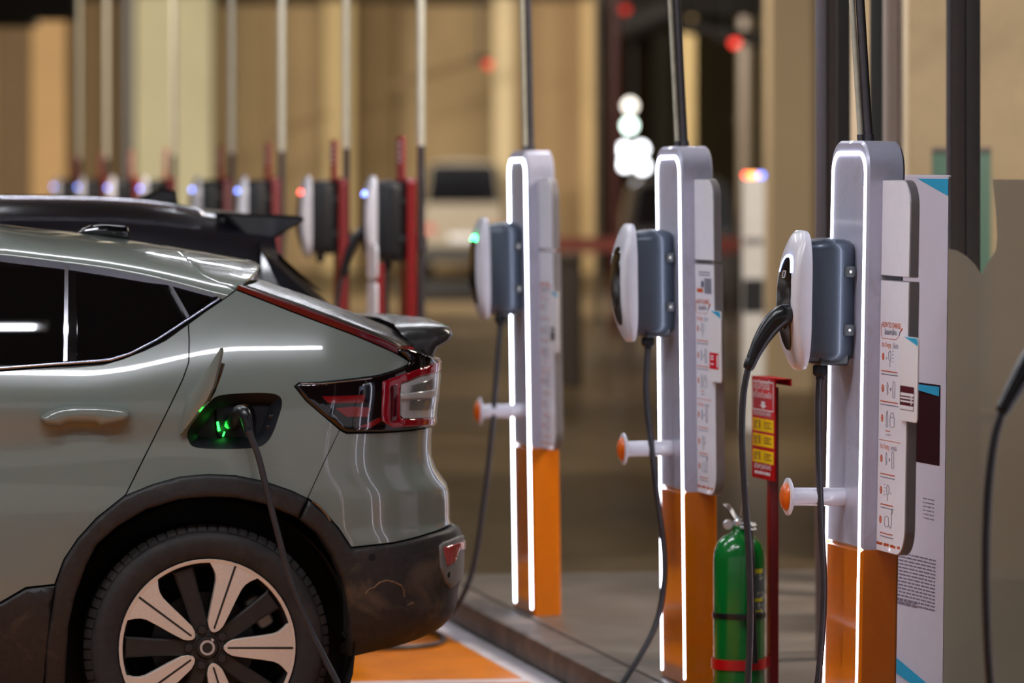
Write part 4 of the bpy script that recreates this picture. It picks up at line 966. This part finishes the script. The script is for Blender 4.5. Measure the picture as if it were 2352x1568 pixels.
# holding hoop round the cylinder
b = MB(); off = Mst.inverted() @ Vector((bx_, YE, .11)); zc = Z(1522, YE)-.11; rr = r+.003
b.grid([[(off.x+q*math.cos(a), off.y+q*math.sin(a), zc+dz) for a in np.linspace(0, 2*PI, 48, endpoint=False)] for q, dz in ((rr, -.016), (rr+.004, -.016), (rr+.004, .016), (rr, .016), (rr, -.016))], wrap=True)
b.box((off.x+rr-.01, off.y-.014+.03, zc-.016), (-.010, off.y+.02+.03, zc+.016)); b.build('hoop', mat('hoop_red', srgb(205, 14, 22), .3, coat=.3), t, smooth=30)
# ================================================================= roll-up banner by the glass wall
YN = 13.95; ub0, ub1 = 2168, 2184
bt = math.radians(3.0); Mb = TM((X(2166, YN), YN, .11), ALPHA+math.radians(6.6), .012)
t = thing('roll_up_banner', 'tall white roll-up banner with blue corners and a dark panel behind the nearest post', 'banner', Mb)
zb = lambda v: Z(v, YN)-.11
BW = .62; cur = lambda w, z: .012*math.sin(PI*min(1, max(0, w/BW)))*math.sin(PI*z/1.65)-.004
bp = lambda w, z, e=0: (cur(w, z)-e, w, z)      # w from the near edge, away from the camera
b = MB(); b.grid([[bp(BW*i/12, .05+1.60*k/20) for i in range(13)] for k in range(21)]); b.grid([[bp(BW*i/12, .05+1.60*k/20, -.0015) for i in range(13)] for k in range(21)])
sheet = b.build('banner_sheet', mat('banner_vinyl', srgb(214, 208, 222), .5, var=.01), t, smooth=60)
b = MB(); b.box((-.05, -.01, 0), (.05, BW+.01, .05)); b.build('banner_base', board_e, t, bevel=.01)
b = MB(); b.cyl((.02, BW/2, .04), (.02, BW/2, 1.645), .008, 10); b.build('support_pole', steel, t)
b = MB(); b.box((-.004, -.002, 1.644), (.004, BW+.002, 1.651)); b.build('top_rail', board_w, t, bevel=.003)
def bq(mb, pts, e=.0012):
    """outline on the banner in (w, z); filled with a fan that follows the sheet"""
    mb.add([bp(w, z, e) for w, z in pts], [tuple(range(len(pts)))])
bl_, dk, gr, lt = MB(), MB(), MB(), MB()
bq(bl_, [(.0, 1.64), (.0, zb(450)), (.24, 1.64)]); bq(bl_, [(BW, zb(1495)), (BW, zb(1540)), (.05, zb(1615)), (.12, zb(1580))])
n = 8
for i in range(n):
    w0, w1 = .05+(BW-.1)*i/n, .05+(BW-.1)*(i+1)/n; bq(dk, [(w0, zb(1072)), (w1, zb(1072)), (w1, zb(886)), (w0, zb(886))])
bq(bl_, [(.055, zb(912)), (.055, zb(890)), (.50, zb(890))], .0022)
R = random.Random(3)
def tl(z, w0, w1, h):
    w = w0
    while w < w1: l = R.uniform(.015, .05); bq(gr, [(w, z), (min(w1, w+l), z), (min(w1, w+l), z+h), (w, z+h)]); w += l+.006
for i in range(15): tl(zb(1294+i*8.2), .07, BW-.06 if i != 14 else .5, .0042)
for i in range(2): tl(zb(1404+i*8), .22, BW-.06, .0042)
tl(zb(1092), .36, .50, .010); tl(zb(1250), .40, .50, .012)
for i in range(6): tl(zb(1155+i*9), .09, .19, .003)
tag(lt.build('banner_print', mat('print_pale', srgb(180, 176, 196), .5), sheet, smooth=0, fix=False), kind='stuff') if lt.v else None
tag(bl_.build('banner_print', ink_b, sheet, smooth=0, fix=False), kind='stuff'); tag(dk.build('banner_print', mat('print_plum', srgb(48, 12, 20), .6, spec=.08), sheet, smooth=0, fix=False), kind='stuff'); tag(gr.build('banner_print', mat('print_grey', srgb(128, 120, 140), .5), sheet, smooth=0, fix=False), kind='stuff')
# ================================================================= ceiling tube lights (out of view; some added for fill and a window streak)
tube_m = mat('light_tube', (1, 1, 1), .4, emit=(.90, .93, 1.0), strength=70.0)
fix_m = mat('fixture_white', srgb(220, 220, 220), .5)
def make_tube(label):
    t = thing('tube_light', label, 'ceiling light', group='ceiling tube lights over the bays')
    b = MB(); b.box((-.80, -.09, .02), (.80, .09, .07)); b.build('housing', fix_m, t, bevel=.01)
    b = MB(); b.box((-.75, -.05, 0), (.75, .05, .022)); b.build('tube', tube_m, t, bevel=.008)
    for x in (-.6, .6):
        b = MB(); b.cyl((x, 0, .07), (x, 0, CEIL-TZ), .006, 8); b.build('hanger', steel, t)
    return t
TZ = 3.9
tl0 = None
for i, (x, y) in enumerate([(-1.0, -1.75), (-4.6, -2.6), (-2.2, -2.6), (.2, -2.6), (-7.2, -2.6), (-7.2, 1.4), (-4.6, 1.4), (-2.2, 1.4), (.2, 1.4), (-1.0, 5.5), (2.0, 5.5), (-4.0, 5.5), (-1.0, 9.5), (2.0, 9.5)]):  # leftmost tubes added to brighten the boards and post faces
    if tl0 is None: tl0 = o = make_tube('long unseen white ceiling tube light hanging over the charging bays')
    else: o = copy_tree(tl0)
    o['label'] = 'unseen white ceiling tube light, %s of the %s row over the bays' % ({-7.2: 'leftmost', -4.6: 'second left', -4.0: 'leftmost', -2.2: 'left', .2: 'right', -1.0: 'left', 2.0: 'right'}[x], {-1.75: 'short middle', -2.6: 'second', 1.4: 'third', 5.5: 'fourth', 9.5: 'farthest'}[y])
    p = CARM0 @ Vector((x, y, 0)); o.matrix_world = TM((p.x, p.y, TZ), ALPHA)
# ================================================================= black car in the next bay
bpaint = mat('black_paint', (.006, .006, .009), .22, coat=.5, var=.1)
bc = thing('car', 'black sports utility vehicle parked behind the sage car', 'car', BLK)
def bpx(u, v, y):
    o = BLK.inverted() @ Vector((0, 0, HC)); d = BLK.inverted().to_3x3() @ Vector(((u-1176)/F, 1, -(v-HOR)/F)); return o+d*((y-o.y)/d.y)
top = [bpx(u, v, .55) for u, v in ((0, 456), (120, 456), (250, 459), (340, 465), (440, 479), (520, 489), (600, 493))]
tx = [-3.2, -2.3, -1.6]+[p.x for p in top]+[top[-1].x+.12]; tz = [1.02, 1.25, 1.60]+[p.z for p in top]+[top[-1].z-.05]
rows = []; xs_ = list(np.linspace(-3.2, top[-1].x+.02, 40))
for x in xs_:
    zt = float(np.interp(x, tx, tz)); cab = zt > 1.3; q = []
    prof_ = [(.10, .25), (.02, .45), (.0, .75), (.02, 1.0), (.05, 1.06), (.10, min(zt-.06, 1.20)), (.17, min(zt-.05, 1.38)), (.25, zt-.115), (.30, zt-.07), (.36, zt-.035), (.46, zt-.012), (.7, zt+.004), (.93, zt+.008)]
    if not cab: prof_ = [(.10, .25), (.02, .45), (.0, .75), (.02, .95), (.05, zt-.06), (.08, zt-.05), (.11, zt-.04), (.14, zt-.03), (.2, zt-.02), (.3, zt-.01), (.46, zt), (.7, zt+.004), (.93, zt+.008)]
    rows.append([Vector((x, y, z)) for y, z in prof_])
hat = [bpx(u, v, .5) for u, v in ((612, 545), (640, 566), (680, 603), (716, 634), (755, 667), (796, 703))]
for k, p in enumerate(hat):
    zt = p.z; rows.append([Vector((p.x-.06+(.0 if z < .9 else .0), y, z)) for y, z in [(.12, .25), (.05, .45), (.04, .75), (.06, .95), (.08, min(1.0, zt-.07)), (.12, min(1.1, zt-.06)), (.17, zt-.05), (.20, zt-.04), (.22, zt-.03), (.24, zt-.02), (.34, zt-.01), (.6, zt), (.93, zt+.006)]])
xe = rows[-1][-1].x
rows.append([Vector((xe+.10, y, z)) for y, z in [(.16, .25), (.10, .45), (.09, .75), (.10, .9), (.12, .93), (.14, .95), (.18, .97), (.21, .98), (.24, .985), (.27, .99), (.36, .995), (.6, 1.0), (.93, 1.0)]])
rows = [r+[Vector((p.x, 1.86-p.y, p.z)) for p in r[:-1][::-1]] for r in rows]
b = MB(); b.grid(rows); n = len(rows[0]); b.f += [tuple(range(n)), tuple(reversed(range((len(rows)-1)*n, len(rows)*n)))]; b.m += [0, 0]
b.build('body_shell', bpaint, bc, smooth=28)
b = MB(); sp = [bpx(u, v, .42) for u, v in ((500, 487), (560, 490), (627, 492), (676, 495), (689, 499), (688, 508), (650, 530), (617, 550), (560, 548))]
b.prism([(p.x, p.z) for p in sp], lambda p, q, s: (p, s, q), .30, 1.56, bev=.012); b.build('roof_spoiler', mat('spoiler_black', (.010, .010, .012), .12, coat=1.0), bc, smooth=30)
b = MB(); b.grid([[p+Vector((.004, 0, .006)) for p in [Vector((h.x-.05, y, h.z+d)) for y, d in ((.30, -.01), (.6, .0), (.93, .006), (1.26, 0), (1.56, -.01))]] for h in hat[:-1]]); b.build('rear_window', mat('rear_glass', (.012, .010, .009), .10), bc)
b = MB(); gx = [x for x in xs_ if -1.4 < x < -.05]
def bs(x, t):
    zt = float(np.interp(x, tx, tz)); z0, z1 = 1.12, zt-.13; z = z0+(z1-z0)*t; return Vector((x, np.interp(z, [1.06, 1.20, 1.38, zt-.115], [.05, .10, .17, .25])-.006, z))
b.grid([[bs(x, t) for t in (0, .25, .5, .75, 1)] for x in gx]); b.build('side_window', glass_dark, bc)
b = MB(); rp_ = [bpx(u, v, .33)+Vector((0, 0, .0)) for u, v in ((-420, 474), (-380, 458), (-200, 454), (0, 455.5), (150, 456.5), (280, 461), (380, 471), (450, 487), (462, 496))]
b.tube(catmull(rp_, 6), .013, 8); b.build('roof_rail', mat('rail_silver', (.6, .6, .66), .16, 1.0), bc, smooth=60)
b = MB(); f_ = [bpx(u, v, .93) for u, v in ((306, 466), (322, 452), (345, 443), (366, 432), (404, 438), (408, 468))]; b.prism([(p.x, p.z) for p in f_], lambda p, q, s: (p, s, q), .895, .965, bev=.010); b.build('roof_aerial', gloss_black, bc, smooth=40)
for x in (.0, -2.75):
    for y, a in ((.02, 1), (1.84, -1)):
        b = MB(); b.lathe([(0, .04), (.2, .04), (.22, .0), (.27, 0), (.335, .0), (.352, .02), (.352, .2), (0, .2)], (x, y, .352), (0, a, 0), 40); w_ = b.build('wheel', rubber, bc)
        b = MB(); b.lathe([(.0, .03), (.05, .02), (.20, .025), (.23, .004), (.235, .004), (.235, .03)], (x, y-.004*a, .352), (0, a, 0), 40); b.build('rim', mat('black_car_rim', (.3, .3, .31), .3, .8), w_)
# ================================================================= row of red charging posts beyond
blue_l = ('blue_dot', (.2, .3, 1.0), 9); red_l = ('red_dot', (1.0, .10, .08), 9)
row = [(830, 21.0, 967, blue_l, 'first'), (684, 23.0, 795, red_l, 'second'), (540, 25.4, 647, blue_l, 'third'), (436, 27.6, 532, blue_l, 'fourth'), (318, 30.4, 400, blue_l, 'fifth'), (243, 32.5, 290, blue_l, 'sixth'), (175, 34.7, 245, blue_l, 'seventh'), (120, 36.7, 182, blue_l, 'eighth')]
pk = mat('faded_red_sign', srgb(178, 60, 62), .5, var=.05)
chg = {}; rp0 = None
for k, (ul, Y, up_, li, nth) in enumerate(row):
    b_ = ALPHA; p = Vector((X(ul, Y)+.238*math.cos(b_), Y, 0)); M = TM(p, b_)
    lab = '%s red charging post counted from the camera, its slim red sign above' % nth
    if rp0 is None:
        rp0 = t = thing('charging_post', lab, 'charging post', group='red charging posts in the far row')
        b = MB(); b.prism(rrect(-.10, 0, .10, 1.752, (0, 0, .03, .03), 4), lambda p, q, s: (s, p, q), FX, FX+.042, bev=.003); b.build('post_body', red_paint, t)
        b = MB(); b.box((FX-.06, -.12, 0), (FX+.046, .12, .015)); b.build('base_plate', red_paint, t)
        b = MB(); b.prism(rrect(-.09, 1.735, .09, 1.93, .02, 4), lambda p, q, s: (s, p, q), FX-.016, FX-.006); sg_ = b.build('sign_plate', pk, t)
        b = MB()
        for z, w in ((1.90, .12), (1.875, .10), (1.85, .12), (1.825, .09)): b.add([(FX-.0168, w/2, z-.006), (FX-.0168, -w/2, z-.006), (FX-.0168, -w/2, z+.006), (FX-.0168, w/2, z+.006)], [(0, 1, 2, 3)])
        tag(b.build('lettering', ink_w, sg_, smooth=0, fix=False), kind='stuff')
    else: t = copy_tree(rp0); t['label'] = lab
    t.matrix_world = M
    key = li[0]
    lab2 = 'white and black charger on the %s red post counted from the camera' % nth
    if key not in chg: chg[key] = c = make_charger(lab2, box_black, li, False, 'white and black chargers on the red posts')
    else: c = copy_tree(chg[key]); c['label'] = lab2
    c.matrix_world = M @ Matrix.Translation((FX, 0, .155))
    # free-standing conduit behind each red post
    Yp = Y+.02; xp = X(up_, Yp)
    if k == 0:
        cd0 = t = thing('conduit_pipe', 'steel conduit pipe rising to the ceiling behind the %s red post' % nth, 'pipe', group='conduit pipes of the red posts')
        b = MB(); b.cyl((0, 0, 1.89), (0, 0, CEIL-.02), .0185, 14); b.build('upper_pipe', mat('conduit_bright', srgb(224, 218, 196), .35, .2, var=.05), t)
        b = MB(); b.cyl((0, 0, 0), (0, 0, 1.90), .0165, 14); b.build('lower_pipe', pipe_dk, t)
        b = MB(); b.cyl((0, 0, 1.44), (0, 0, 1.50), .026, 14); b.build('pipe_clamp', pipe_dk, t)
    else: t = copy_tree(cd0); t['label'] = 'steel conduit pipe rising to the ceiling behind the %s red post' % nth
    t.matrix_world = TM((xp, Yp, 0), 0)
    if nth == 'sixth':                            # the sixth one stands hidden in front of the black downpipe
        for c_ in KIDS(t): bpy.data.objects.remove(c_)
        bpy.data.objects.remove(t)
Mr = TM((X(830, 21)+.238, 21.0, 0), ALPHA); Mc = Mr @ Matrix.Translation((FX, 0, .155)); s_ = Mc @ SOCK; gl_ = Mc @ GLAND; Yr = s_.y-.03
cable('black charging cable hanging from the first red post, its plug in the charger', [gl_+Vector((0, 0, .015)), gl_+Vector((0, 0, -.4)), gl_+Vector((.02, 0, -.85)), gl_+Vector((-.02, -.05, -1.10)), Vector((X(790, Yr), Yr-.1, .016)), Vector((X(760, Yr), Yr-.08, .05)), Rw(752, 1000, Yr), Rw(762, 850, Yr), Rw(772, 720, Yr), Rw(782, 655, Yr), Rw(790, 625, Yr)], .010,
      ([s_+Vector((.03, 0, 0)), Rw(838, 530, Yr), Rw(818, 548, Yr), Rw(800, 585, Yr), Rw(791, 620, Yr)], [.028, .027, .024, .019, .017]))
# notice stand in front of the first red post
Yn = 20.4; M = TM((X(866, Yn), Yn, 0), ALPHA); t = thing('notice_stand', 'red stand with two narrow white notice plates before the first red post', 'stand', M)
b = MB(); b.box((-.012, -.06, 0), (.022, .06, Z(604, Yn))); b.build('upright', red_paint, t, bevel=.003); b = MB(); b.box((-.10, -.12, 0), (.10, .12, .012)); b.build('base_plate', red_paint, t)
for v0, v1, nm in ((560, 641, 'notice_plate'), (648, 780, 'notice_plate')):
    b = MB(); b.prism(rrect(-.125, Z(v1, Yn), .105, Z(v0, Yn), .03, 5), lambda p, q, s: (s, p, q), -.026, -.014, bev=.002); b.build(nm, board_w, t)
# ================================================================= glass room on the right
alu = mat('aluminium_frame', srgb(150, 142, 148), .35, .6, var=.04); dark_fr = mat('dark_frame', srgb(98, 88, 84), .5, .0, var=.06)
glass_m = mat('window_glass', (.02, .022, .02), .02, trans=0, alpha=.10, spec=.5); glass_m.blend_method = 'HASHED' if hasattr(glass_m, 'blend_method') else None
film_m = mat('frosted_film', srgb(200, 190, 168), .6, alpha=.72, var=.02, scale=2)
YG = 16.6
def gbox(b, u0, u1, Y, d, z0=.11, z1=CEIL): b.box((X(u0, Y), Y, z0), (X(u1, Y), Y+d, z1))
b = MB(); gbox(b, 1874, 1898, YG, .05); gb = b.build('window_1', alu, None, bevel=.004); tag(gb, kind='structure')
def gp_(name, u0, u1, Y, d, m, z0=.11, z1=CEIL, par=None, bev=.003):
    b = MB(); gbox(b, u0, u1, Y, d, z0, z1); return b.build(name, m, par or gb, bevel=bev)
gp_('window_frame', 1899, 1922, YG+.02, .06, dark_fr); gp_('window_frame', 1923, 1953, YG+.10, .05, mat('grey_frame', srgb(98, 98, 96), .4, .3))
gp_('window_frame', 2000, 2028, YG+.30, .05, mat('grey_frame', srgb(98, 98, 96)))
gp_('window_frame', 2176, 2185, 15.4, .05, alu); gp_('window_frame', 2185.5, 2217, 15.4, .06, dark_fr); gp_('window_frame', 2219.5, 2252, 15.4, .06, mat('dark_frame_b', srgb(92, 86, 84), .5, .0))
b = MB(); b.box((X(1898, YG), YG+.03, .11), (X(2420, YG), YG+.038, CEIL)); b.build('window_pane', glass_m, gb)
# cloud-shaped frosted film on an inner pane
YF = 15.25; xz = lambda u, v: (X(u, YF), Z(v, YF))
def arcpts(cu, cv, ru, a0, a1, n=14): return [xz(cu+ru*math.cos(a), cv-ru*math.sin(a)) for a in np.linspace(math.radians(a0), math.radians(a1), n)]
out = [xz(*p) for p in ((2070, 1640), (2440, 1640), (2440, 412), (2280, 412), (2287, 480), (2291, 545), (2287, 576), (2270, 602), (2254, 630), (2240, 608), (2220, 588), (2198, 575), (2170, 569), (2130, 572), (2070, 590))]
b = MB(); b.prism(out[::-1], lambda p, q, s: (p, s, q), YF, YF+.003); b.build('frosted_film', film_m, gb, smooth=0)
b = MB(); b.box((X(2060, YF), YF+.004, .11), (X(2460, YF), YF+.012, CEIL)); b.build('window_pane', glass_m, gb)
column(30, 2029, 2071, 19.5, (196, 186, 184), .3); column(31, 2074, 2086, 19.4, (178, 166, 146), .1); column(32, 1955, 1972, 19.0, (196, 178, 152), .2)
b = MB(); b.box((X(1960, 22), 22, 0), (X(2900, 22), 22.2, CEIL)); tag(b.build('wall_room', mat('room_wall', srgb(168, 148, 116), .8, var=.05, scale=2, stain=srgb(140, 124, 96), stain_scale=.9)), kind='structure')
cab = mat('cabinet_beige', srgb(176, 162, 134), .6); 
for nm, lab, u0, u1, v0, Yq in (('cabinet', 'beige cabinet behind the frosted glass at the right', 2090, 2282, 948, 17.6), ('cabinet', 'low beige cabinet with a grey band at the right edge behind the glass', 2262, 2470, 1330, 16.9)):
    t = thing(nm, lab, 'cabinet', TM((X((u0+u1)/2, Yq), Yq+.3, .11)))
    w_ = X(u1, Yq)-X(u0, Yq); h_ = Z(v0, Yq)-.11
    b = MB(); b.box((-w_/2, -.3, 0), (w_/2, .3, h_-.02)); b.build('carcass', cab, t, bevel=.004); b = MB(); b.box((-w_/2-.01, -.31, h_-.02), (w_/2+.01, .31, h_)); b.build('cabinet_top', mat('cabinet_top_grey', srgb(120, 110, 94), .5), t, bevel=.003)
    for q in (0, 1):
        b = MB(); b.box((-w_/2+.005+q*w_/2, -.316, .04), (q*w_/2-.005, -.300, h_-.03)); d_ = b.build('door', cab, t, bevel=.003)
        b = MB(); b.box((-.02+.03*q, -.325, h_*.6), (-.012+.03*q, -.316, h_*.75)); b.build('handle', steel, d_)
gn = thing('green_panel', 'dull green board leaning on the room wall behind the glass', 'board', TM((X(2230, 21.5), 21.6, 0)))
b = MB(); wq = X(2282, 21.5)-X(2146, 21.5); b.box((-wq*.62, 0, 0), (wq*.38, .02, Z(338, 21.5))); b.build('board', mat('board_green', srgb(66, 100, 84), .6), gn, bevel=.003); b = MB(); b.box((-wq*.62, -.01, Z(338, 21.5)-.02), (wq*.38, .025, Z(338, 21.5))); b.build('board_edge', dark_fr, gn)
# ================================================================= far background
pyl_w = mat('pylon_white', srgb(206, 204, 202), .4)
Yk = 33.7; t = thing('information_pylon', 'slim white pylon with red, orange and blue lamps on top, out of focus', 'pylon', TM((X(1730, Yk), Yk, 0)))
hw_ = 26*Yk/F; b = MB(); b.prism(rrect(-hw_, 0, hw_, Z(408, Yk), (0, 0, .02, .02), 4), lambda p, q, s: (p, s, q), -.06, .06, bev=.008); pb = b.build('pylon_body', pyl_w, t)
b = MB(); b.box((-hw_*.9, -.068, Z(716, Yk)), (hw_*.9, -.058, Z(640, Yk))); b.build('dark_panel', box_black, t)
b = MB(); b.box((-hw_*.8, -.07, Z(560, Yk)), (hw_*.8, -.06, Z(545, Yk))); b.build('slot', board_e, t)
for u, col, st in ((1714, (1, .10, .05), 9), (1727, (1, .35, .02), 8), (1736, (1, .45, .4), 4), (1748, (.10, .2, .9), 8)):
    b = MB(); b.lathe([(0, .0), (.016, .004), (.022, .016), (.016, .030), (0, .034)], (X(u, Yk)-X(1730, Yk), -.02, Z(408, Yk)), (0, 0, 1), 12); b.build('lamp', mat('lamp_%d' % u, (0, 0, 0), .4, emit=col, strength=st), t)
Yb = 41.0; t = thing('waste_bin', 'tall dark brown waste bin far behind the last silver post', 'bin', TM((X(1300, Yb), Yb, 0)))
bm_ = mat('bin_brown', srgb(52, 43, 34), .6); b = MB(); wq = 36*Yb/F; b.prism(rrect(-wq, -.2, wq, .2, .04, 4), lambda p, q, s: (p, q, s), 0, Z(600, Yb), bev=.01); b.build('bin_body', bm_, t); b = MB(); b.prism(rrect(-wq*1.04, -.21, wq*1.04, .21, .04, 4), lambda p, q, s: (p, q, s), Z(600, Yb), Z(582, Yb), bev=.01); b.build('bin_lid', bm_, t)
Yb = 48.0; t = thing('barrier', 'low red barrier rail across the far hall', 'barrier', TM((X(1350, Yb), Yb, 0)))
b = MB(); x0, x1 = X(1190, Yb)-X(1350, Yb), X(1700, Yb)-X(1350, Yb); b.box((x0, -.03, Z(578, Yb)), (x1, .03, Z(546, Yb))); b.build('rail', mat('barrier_red', srgb(150, 56, 40), .5, stain=srgb(110, 50, 36), stain_scale=2), t)
for x in (x0+.1, (x0+x1)/2, x1-.1): b = MB(); b.cyl((x, .05, 0), (x, .05, Z(540, Yb)), .04, 12); b.build('post', dark_fr, t)
def pipe(lab, u, Y, r, m, z0=0.0, z1=None):
    t = thing('pipe', lab, 'pipe', TM((X(u, Y), Y, z0))); zz = (CEIL if z1 is None else z1)-z0
    b = MB(); b.cyl((0, 0, 0), (0, 0, zz), r, 16); b.build('pipe_run', m, t)
    b = MB(); b.cyl((0, 0, zz*.5), (0, 0, zz*.5+.06), r*1.25, 16); b.build('pipe_collar', m, t)
    b = MB(); b.cyl((0, 0, .0), (0, 0, .04), r*1.4, 16); b.build('pipe_collar', m, t)
blackpipe = mat('black_pipe', (.012, .009, .007), .6)
pipe('black downpipe beside the pale green column', 294, 73, .085, blackpipe); pipe('dark red riser pipe in the far hall doorway', 1413, 55, .06, mat('dark_red_pipe', srgb(64, 14, 10), .5))
pipe('dark pipe beside the red riser in the far hall', 1374, 60, .05, mat('brown_pipe', srgb(66, 54, 40), .5)); pipe('thin dark column pipe at the right of the far hall', 1712, 66, .10, mat('brown_pipe', srgb(66, 54, 40)))
def hbar(lab, u0, v0, u1, v1, Y, r, m):
    a, e = ray(u0, v0, Y), ray(u1, v1, Y); t = thing('ceiling_duct', lab, 'duct', TM(a)); b = MB(); b.cyl((0, 0, 0), e-a, r, 14); b.build('duct_run', m, t)
    for q in (.08, .92): b = MB(); c = (e-a)*q; b.cyl(c, (c.x, c.y, CEIL-a.z), r*.25, 8); b.build('hanger', m, t)
hbar('dark duct crossing the top of the far hall, left of the second post', 1426, 66, 1540, 20, 57, .23, blackpipe); hbar('thin dark pipe crossing the hall beyond the second post', 1560, 56, 1770, 96, 57, .09, blackpipe)
hbar('brown bar sloping along the far beige wall, upper run', 902, 196, 1120, 132, 84, .06, mat('bar_brown', srgb(128, 102, 66), .6)); hbar('brown bar sloping along the far beige wall, lower run', 600, 318, 752, 262, 84, .06, mat('bar_brown', srgb(128, 102, 66)))  # plain brown bars following a diagonal line on the wall
def indicator(lab, u, v, Y, st):
    t = thing('bay_indicator', lab, 'indicator light', TM(ray(u, v, Y))); b = MB(); b.lathe([(0, .05), (.10, .05), (.12, .03), (.12, .0), (0, -.0)], (-.10, 0, .03), (0, 0, 1), 16); b.build('indicator_body', blackpipe, t)
    b = MB(); b.lathe([(0, -.06), (.04, -.05), (.06, 0), (.04, .03), (0, .03)], (0, 0, 0), (0, 0, 1), 14); b.build('lamp', mat('indicator_red_%d' % int(st*10), (0, 0, 0), .4, emit=(1, .06, .04), strength=st), t)
    b = MB(); b.cyl((-.1, 0, .08), (-.1, 0, CEIL-ray(u, v, Y).z), .015, 8); b.build('stem', blackpipe, t)
indicator('small red bay indicator light under the ceiling before the beige wall', 1122, 146, 57, 1.3); indicator('small red bay indicator light left of the second post', 1436, 20, 56, .8); indicator('small red bay indicator light right of the second post', 1688, 97, 56, 2.5)
lampw = mat('hall_lamp_white', (0, 0, 0), .4, emit=(.95, .97, 1.0), strength=9); lampc = mat('hall_lamp_cream', (0, 0, 0), .4, emit=(1, .93, .80), strength=5); lampg = mat('hall_lamp_green', (0, 0, 0), .4, emit=(.80, 1, .88), strength=9)
p0 = ray(1455, 315, 78); t = thing('lamp_cluster', 'cluster of bright white, greenish and cream lamps in the far hall', 'lamp', TM(p0))
for u, v, m in ((1447, 242, lampc), (1446, 288, lampg), (1434, 343, lampw), (1472, 342, lampw), (1436, 376, lampw), (1476, 382, lampw)):
    p = ray(u, v, 78)-p0; b = MB(); b.lathe([(0, -.09), (.06, -.075), (.09, -.02), (.09, .02), (.06, .06), (.02, .09)], p, (0, 0, 1), 16); b.build('globe', m, t)
b = MB(); b.cyl((.0, .1, -.5), (0, .1, CEIL-p0.z), .02, 8); b.build('stem', blackpipe, t)
# cars far behind
def far_car(lab, u0, u1, Y, h, col, lamp_u=None):
    w = X(u1, Y)-X(u0, Y); t = thing('car', lab, 'car', TM(((X(u0, Y)+X(u1, Y))/2, Y, 0), 0)); m = mat('far_paint_%d' % u0, srgb(*col), .35, coat=.5)
    hw = w/2; rows = []
    for y, zs in ((0, 0), (.12, .02), (2.2, .02), (3.9, -.30), (4.2, -.6)):
        pr = [(hw*.92, .28), (hw, .55), (hw, .88), (hw*.94, 1.0), (hw*.80, h-.10+zs), (hw*.62, h+zs), (0, h+.02+zs)]; k = .93 if y in (0, 4.2) else 1
        rows.append([(x*k, y, max(z, .28)) for x, z in pr]+[(-x*k, y, max(z, .28)) for x, z in pr[:-1][::-1]])
    b = MB(); b.grid(rows); n = 13; b.f += [tuple(range(n)), tuple(reversed(range(4*n, 5*n)))]; b.m += [0, 0]; b.build('body_shell', m, t)
    b = MB(); b.prism([(-hw*.80, h*.645), (hw*.80, h*.645), (hw*.70, h-.10), (hw*.58, h-.05), (-hw*.58, h-.05), (-hw*.70, h-.10)], lambda p, q, s: (p, s, q), -.012, .004); b.build('rear_window', gloss_black, t)
    for s in (-1, 1):
        b = MB(); b.prism(rrect(min(s*hw*.62, s*hw*.9), .80, max(s*hw*.62, s*hw*.9), .92, .02, 3), lambda p, q, s_: (p, s_, q), -.02, .01); b.build('tail_lamp', mat('far_tail_lamp', srgb(150, 20, 20), .2, emit=(1, .05, .03), strength=.35), t)
        for y in (.75, 3.3): b = MB(); b.lathe([(0, 0), (.22, 0), (.31, .01), (.33, .03), (.33, .2), (0, .2)], (s*hw*.96, y, .33), (-s, 0, 0), 24); b.build('wheel', rubber, t)
    b = MB(); b.prism(rrect(-hw*.93, .30, hw*.93, .56, .05, 4), lambda p, q, s: (p, s, q), -.05, .06, bev=.01); b.build('bumper', mat('far_bumper', srgb(40, 36, 32), .6), t)
    b = MB(); b.box((-.24, -.008, .66), (.24, .0, .76)); b.build('number_plate', board_w, t)
    return t
far_car('pale beige car with a dark rear window, far behind the spoiler', 958, 1168, 84, 2.02, (150, 132, 102)); far_car('dark car with red tail lamps far behind the second post', 1424, 1706, 62, 1.72, (26, 20, 20))
t = thing('mass', 'made-up low dark trolley on the far floor behind the red posts', 'mass', TM((X(1060, 58), 58, 0)))
b = MB(); b.box((-.75, -.4, .28), (.75, .4, .52)); b.build('mass_body', mat('mass_dark', (.012, .010, .009), .6), t, bevel=.02)  # invented body for an unexplained dark patch; the wheels are invented too
for sx_ in (-.6, .6):
    for sy in (-.3, .3): b = MB(); b.cyl((sx_, sy-.05, .14), (sx_, sy+.05, .14), .14, 16); b.build('wheel', rubber, t)
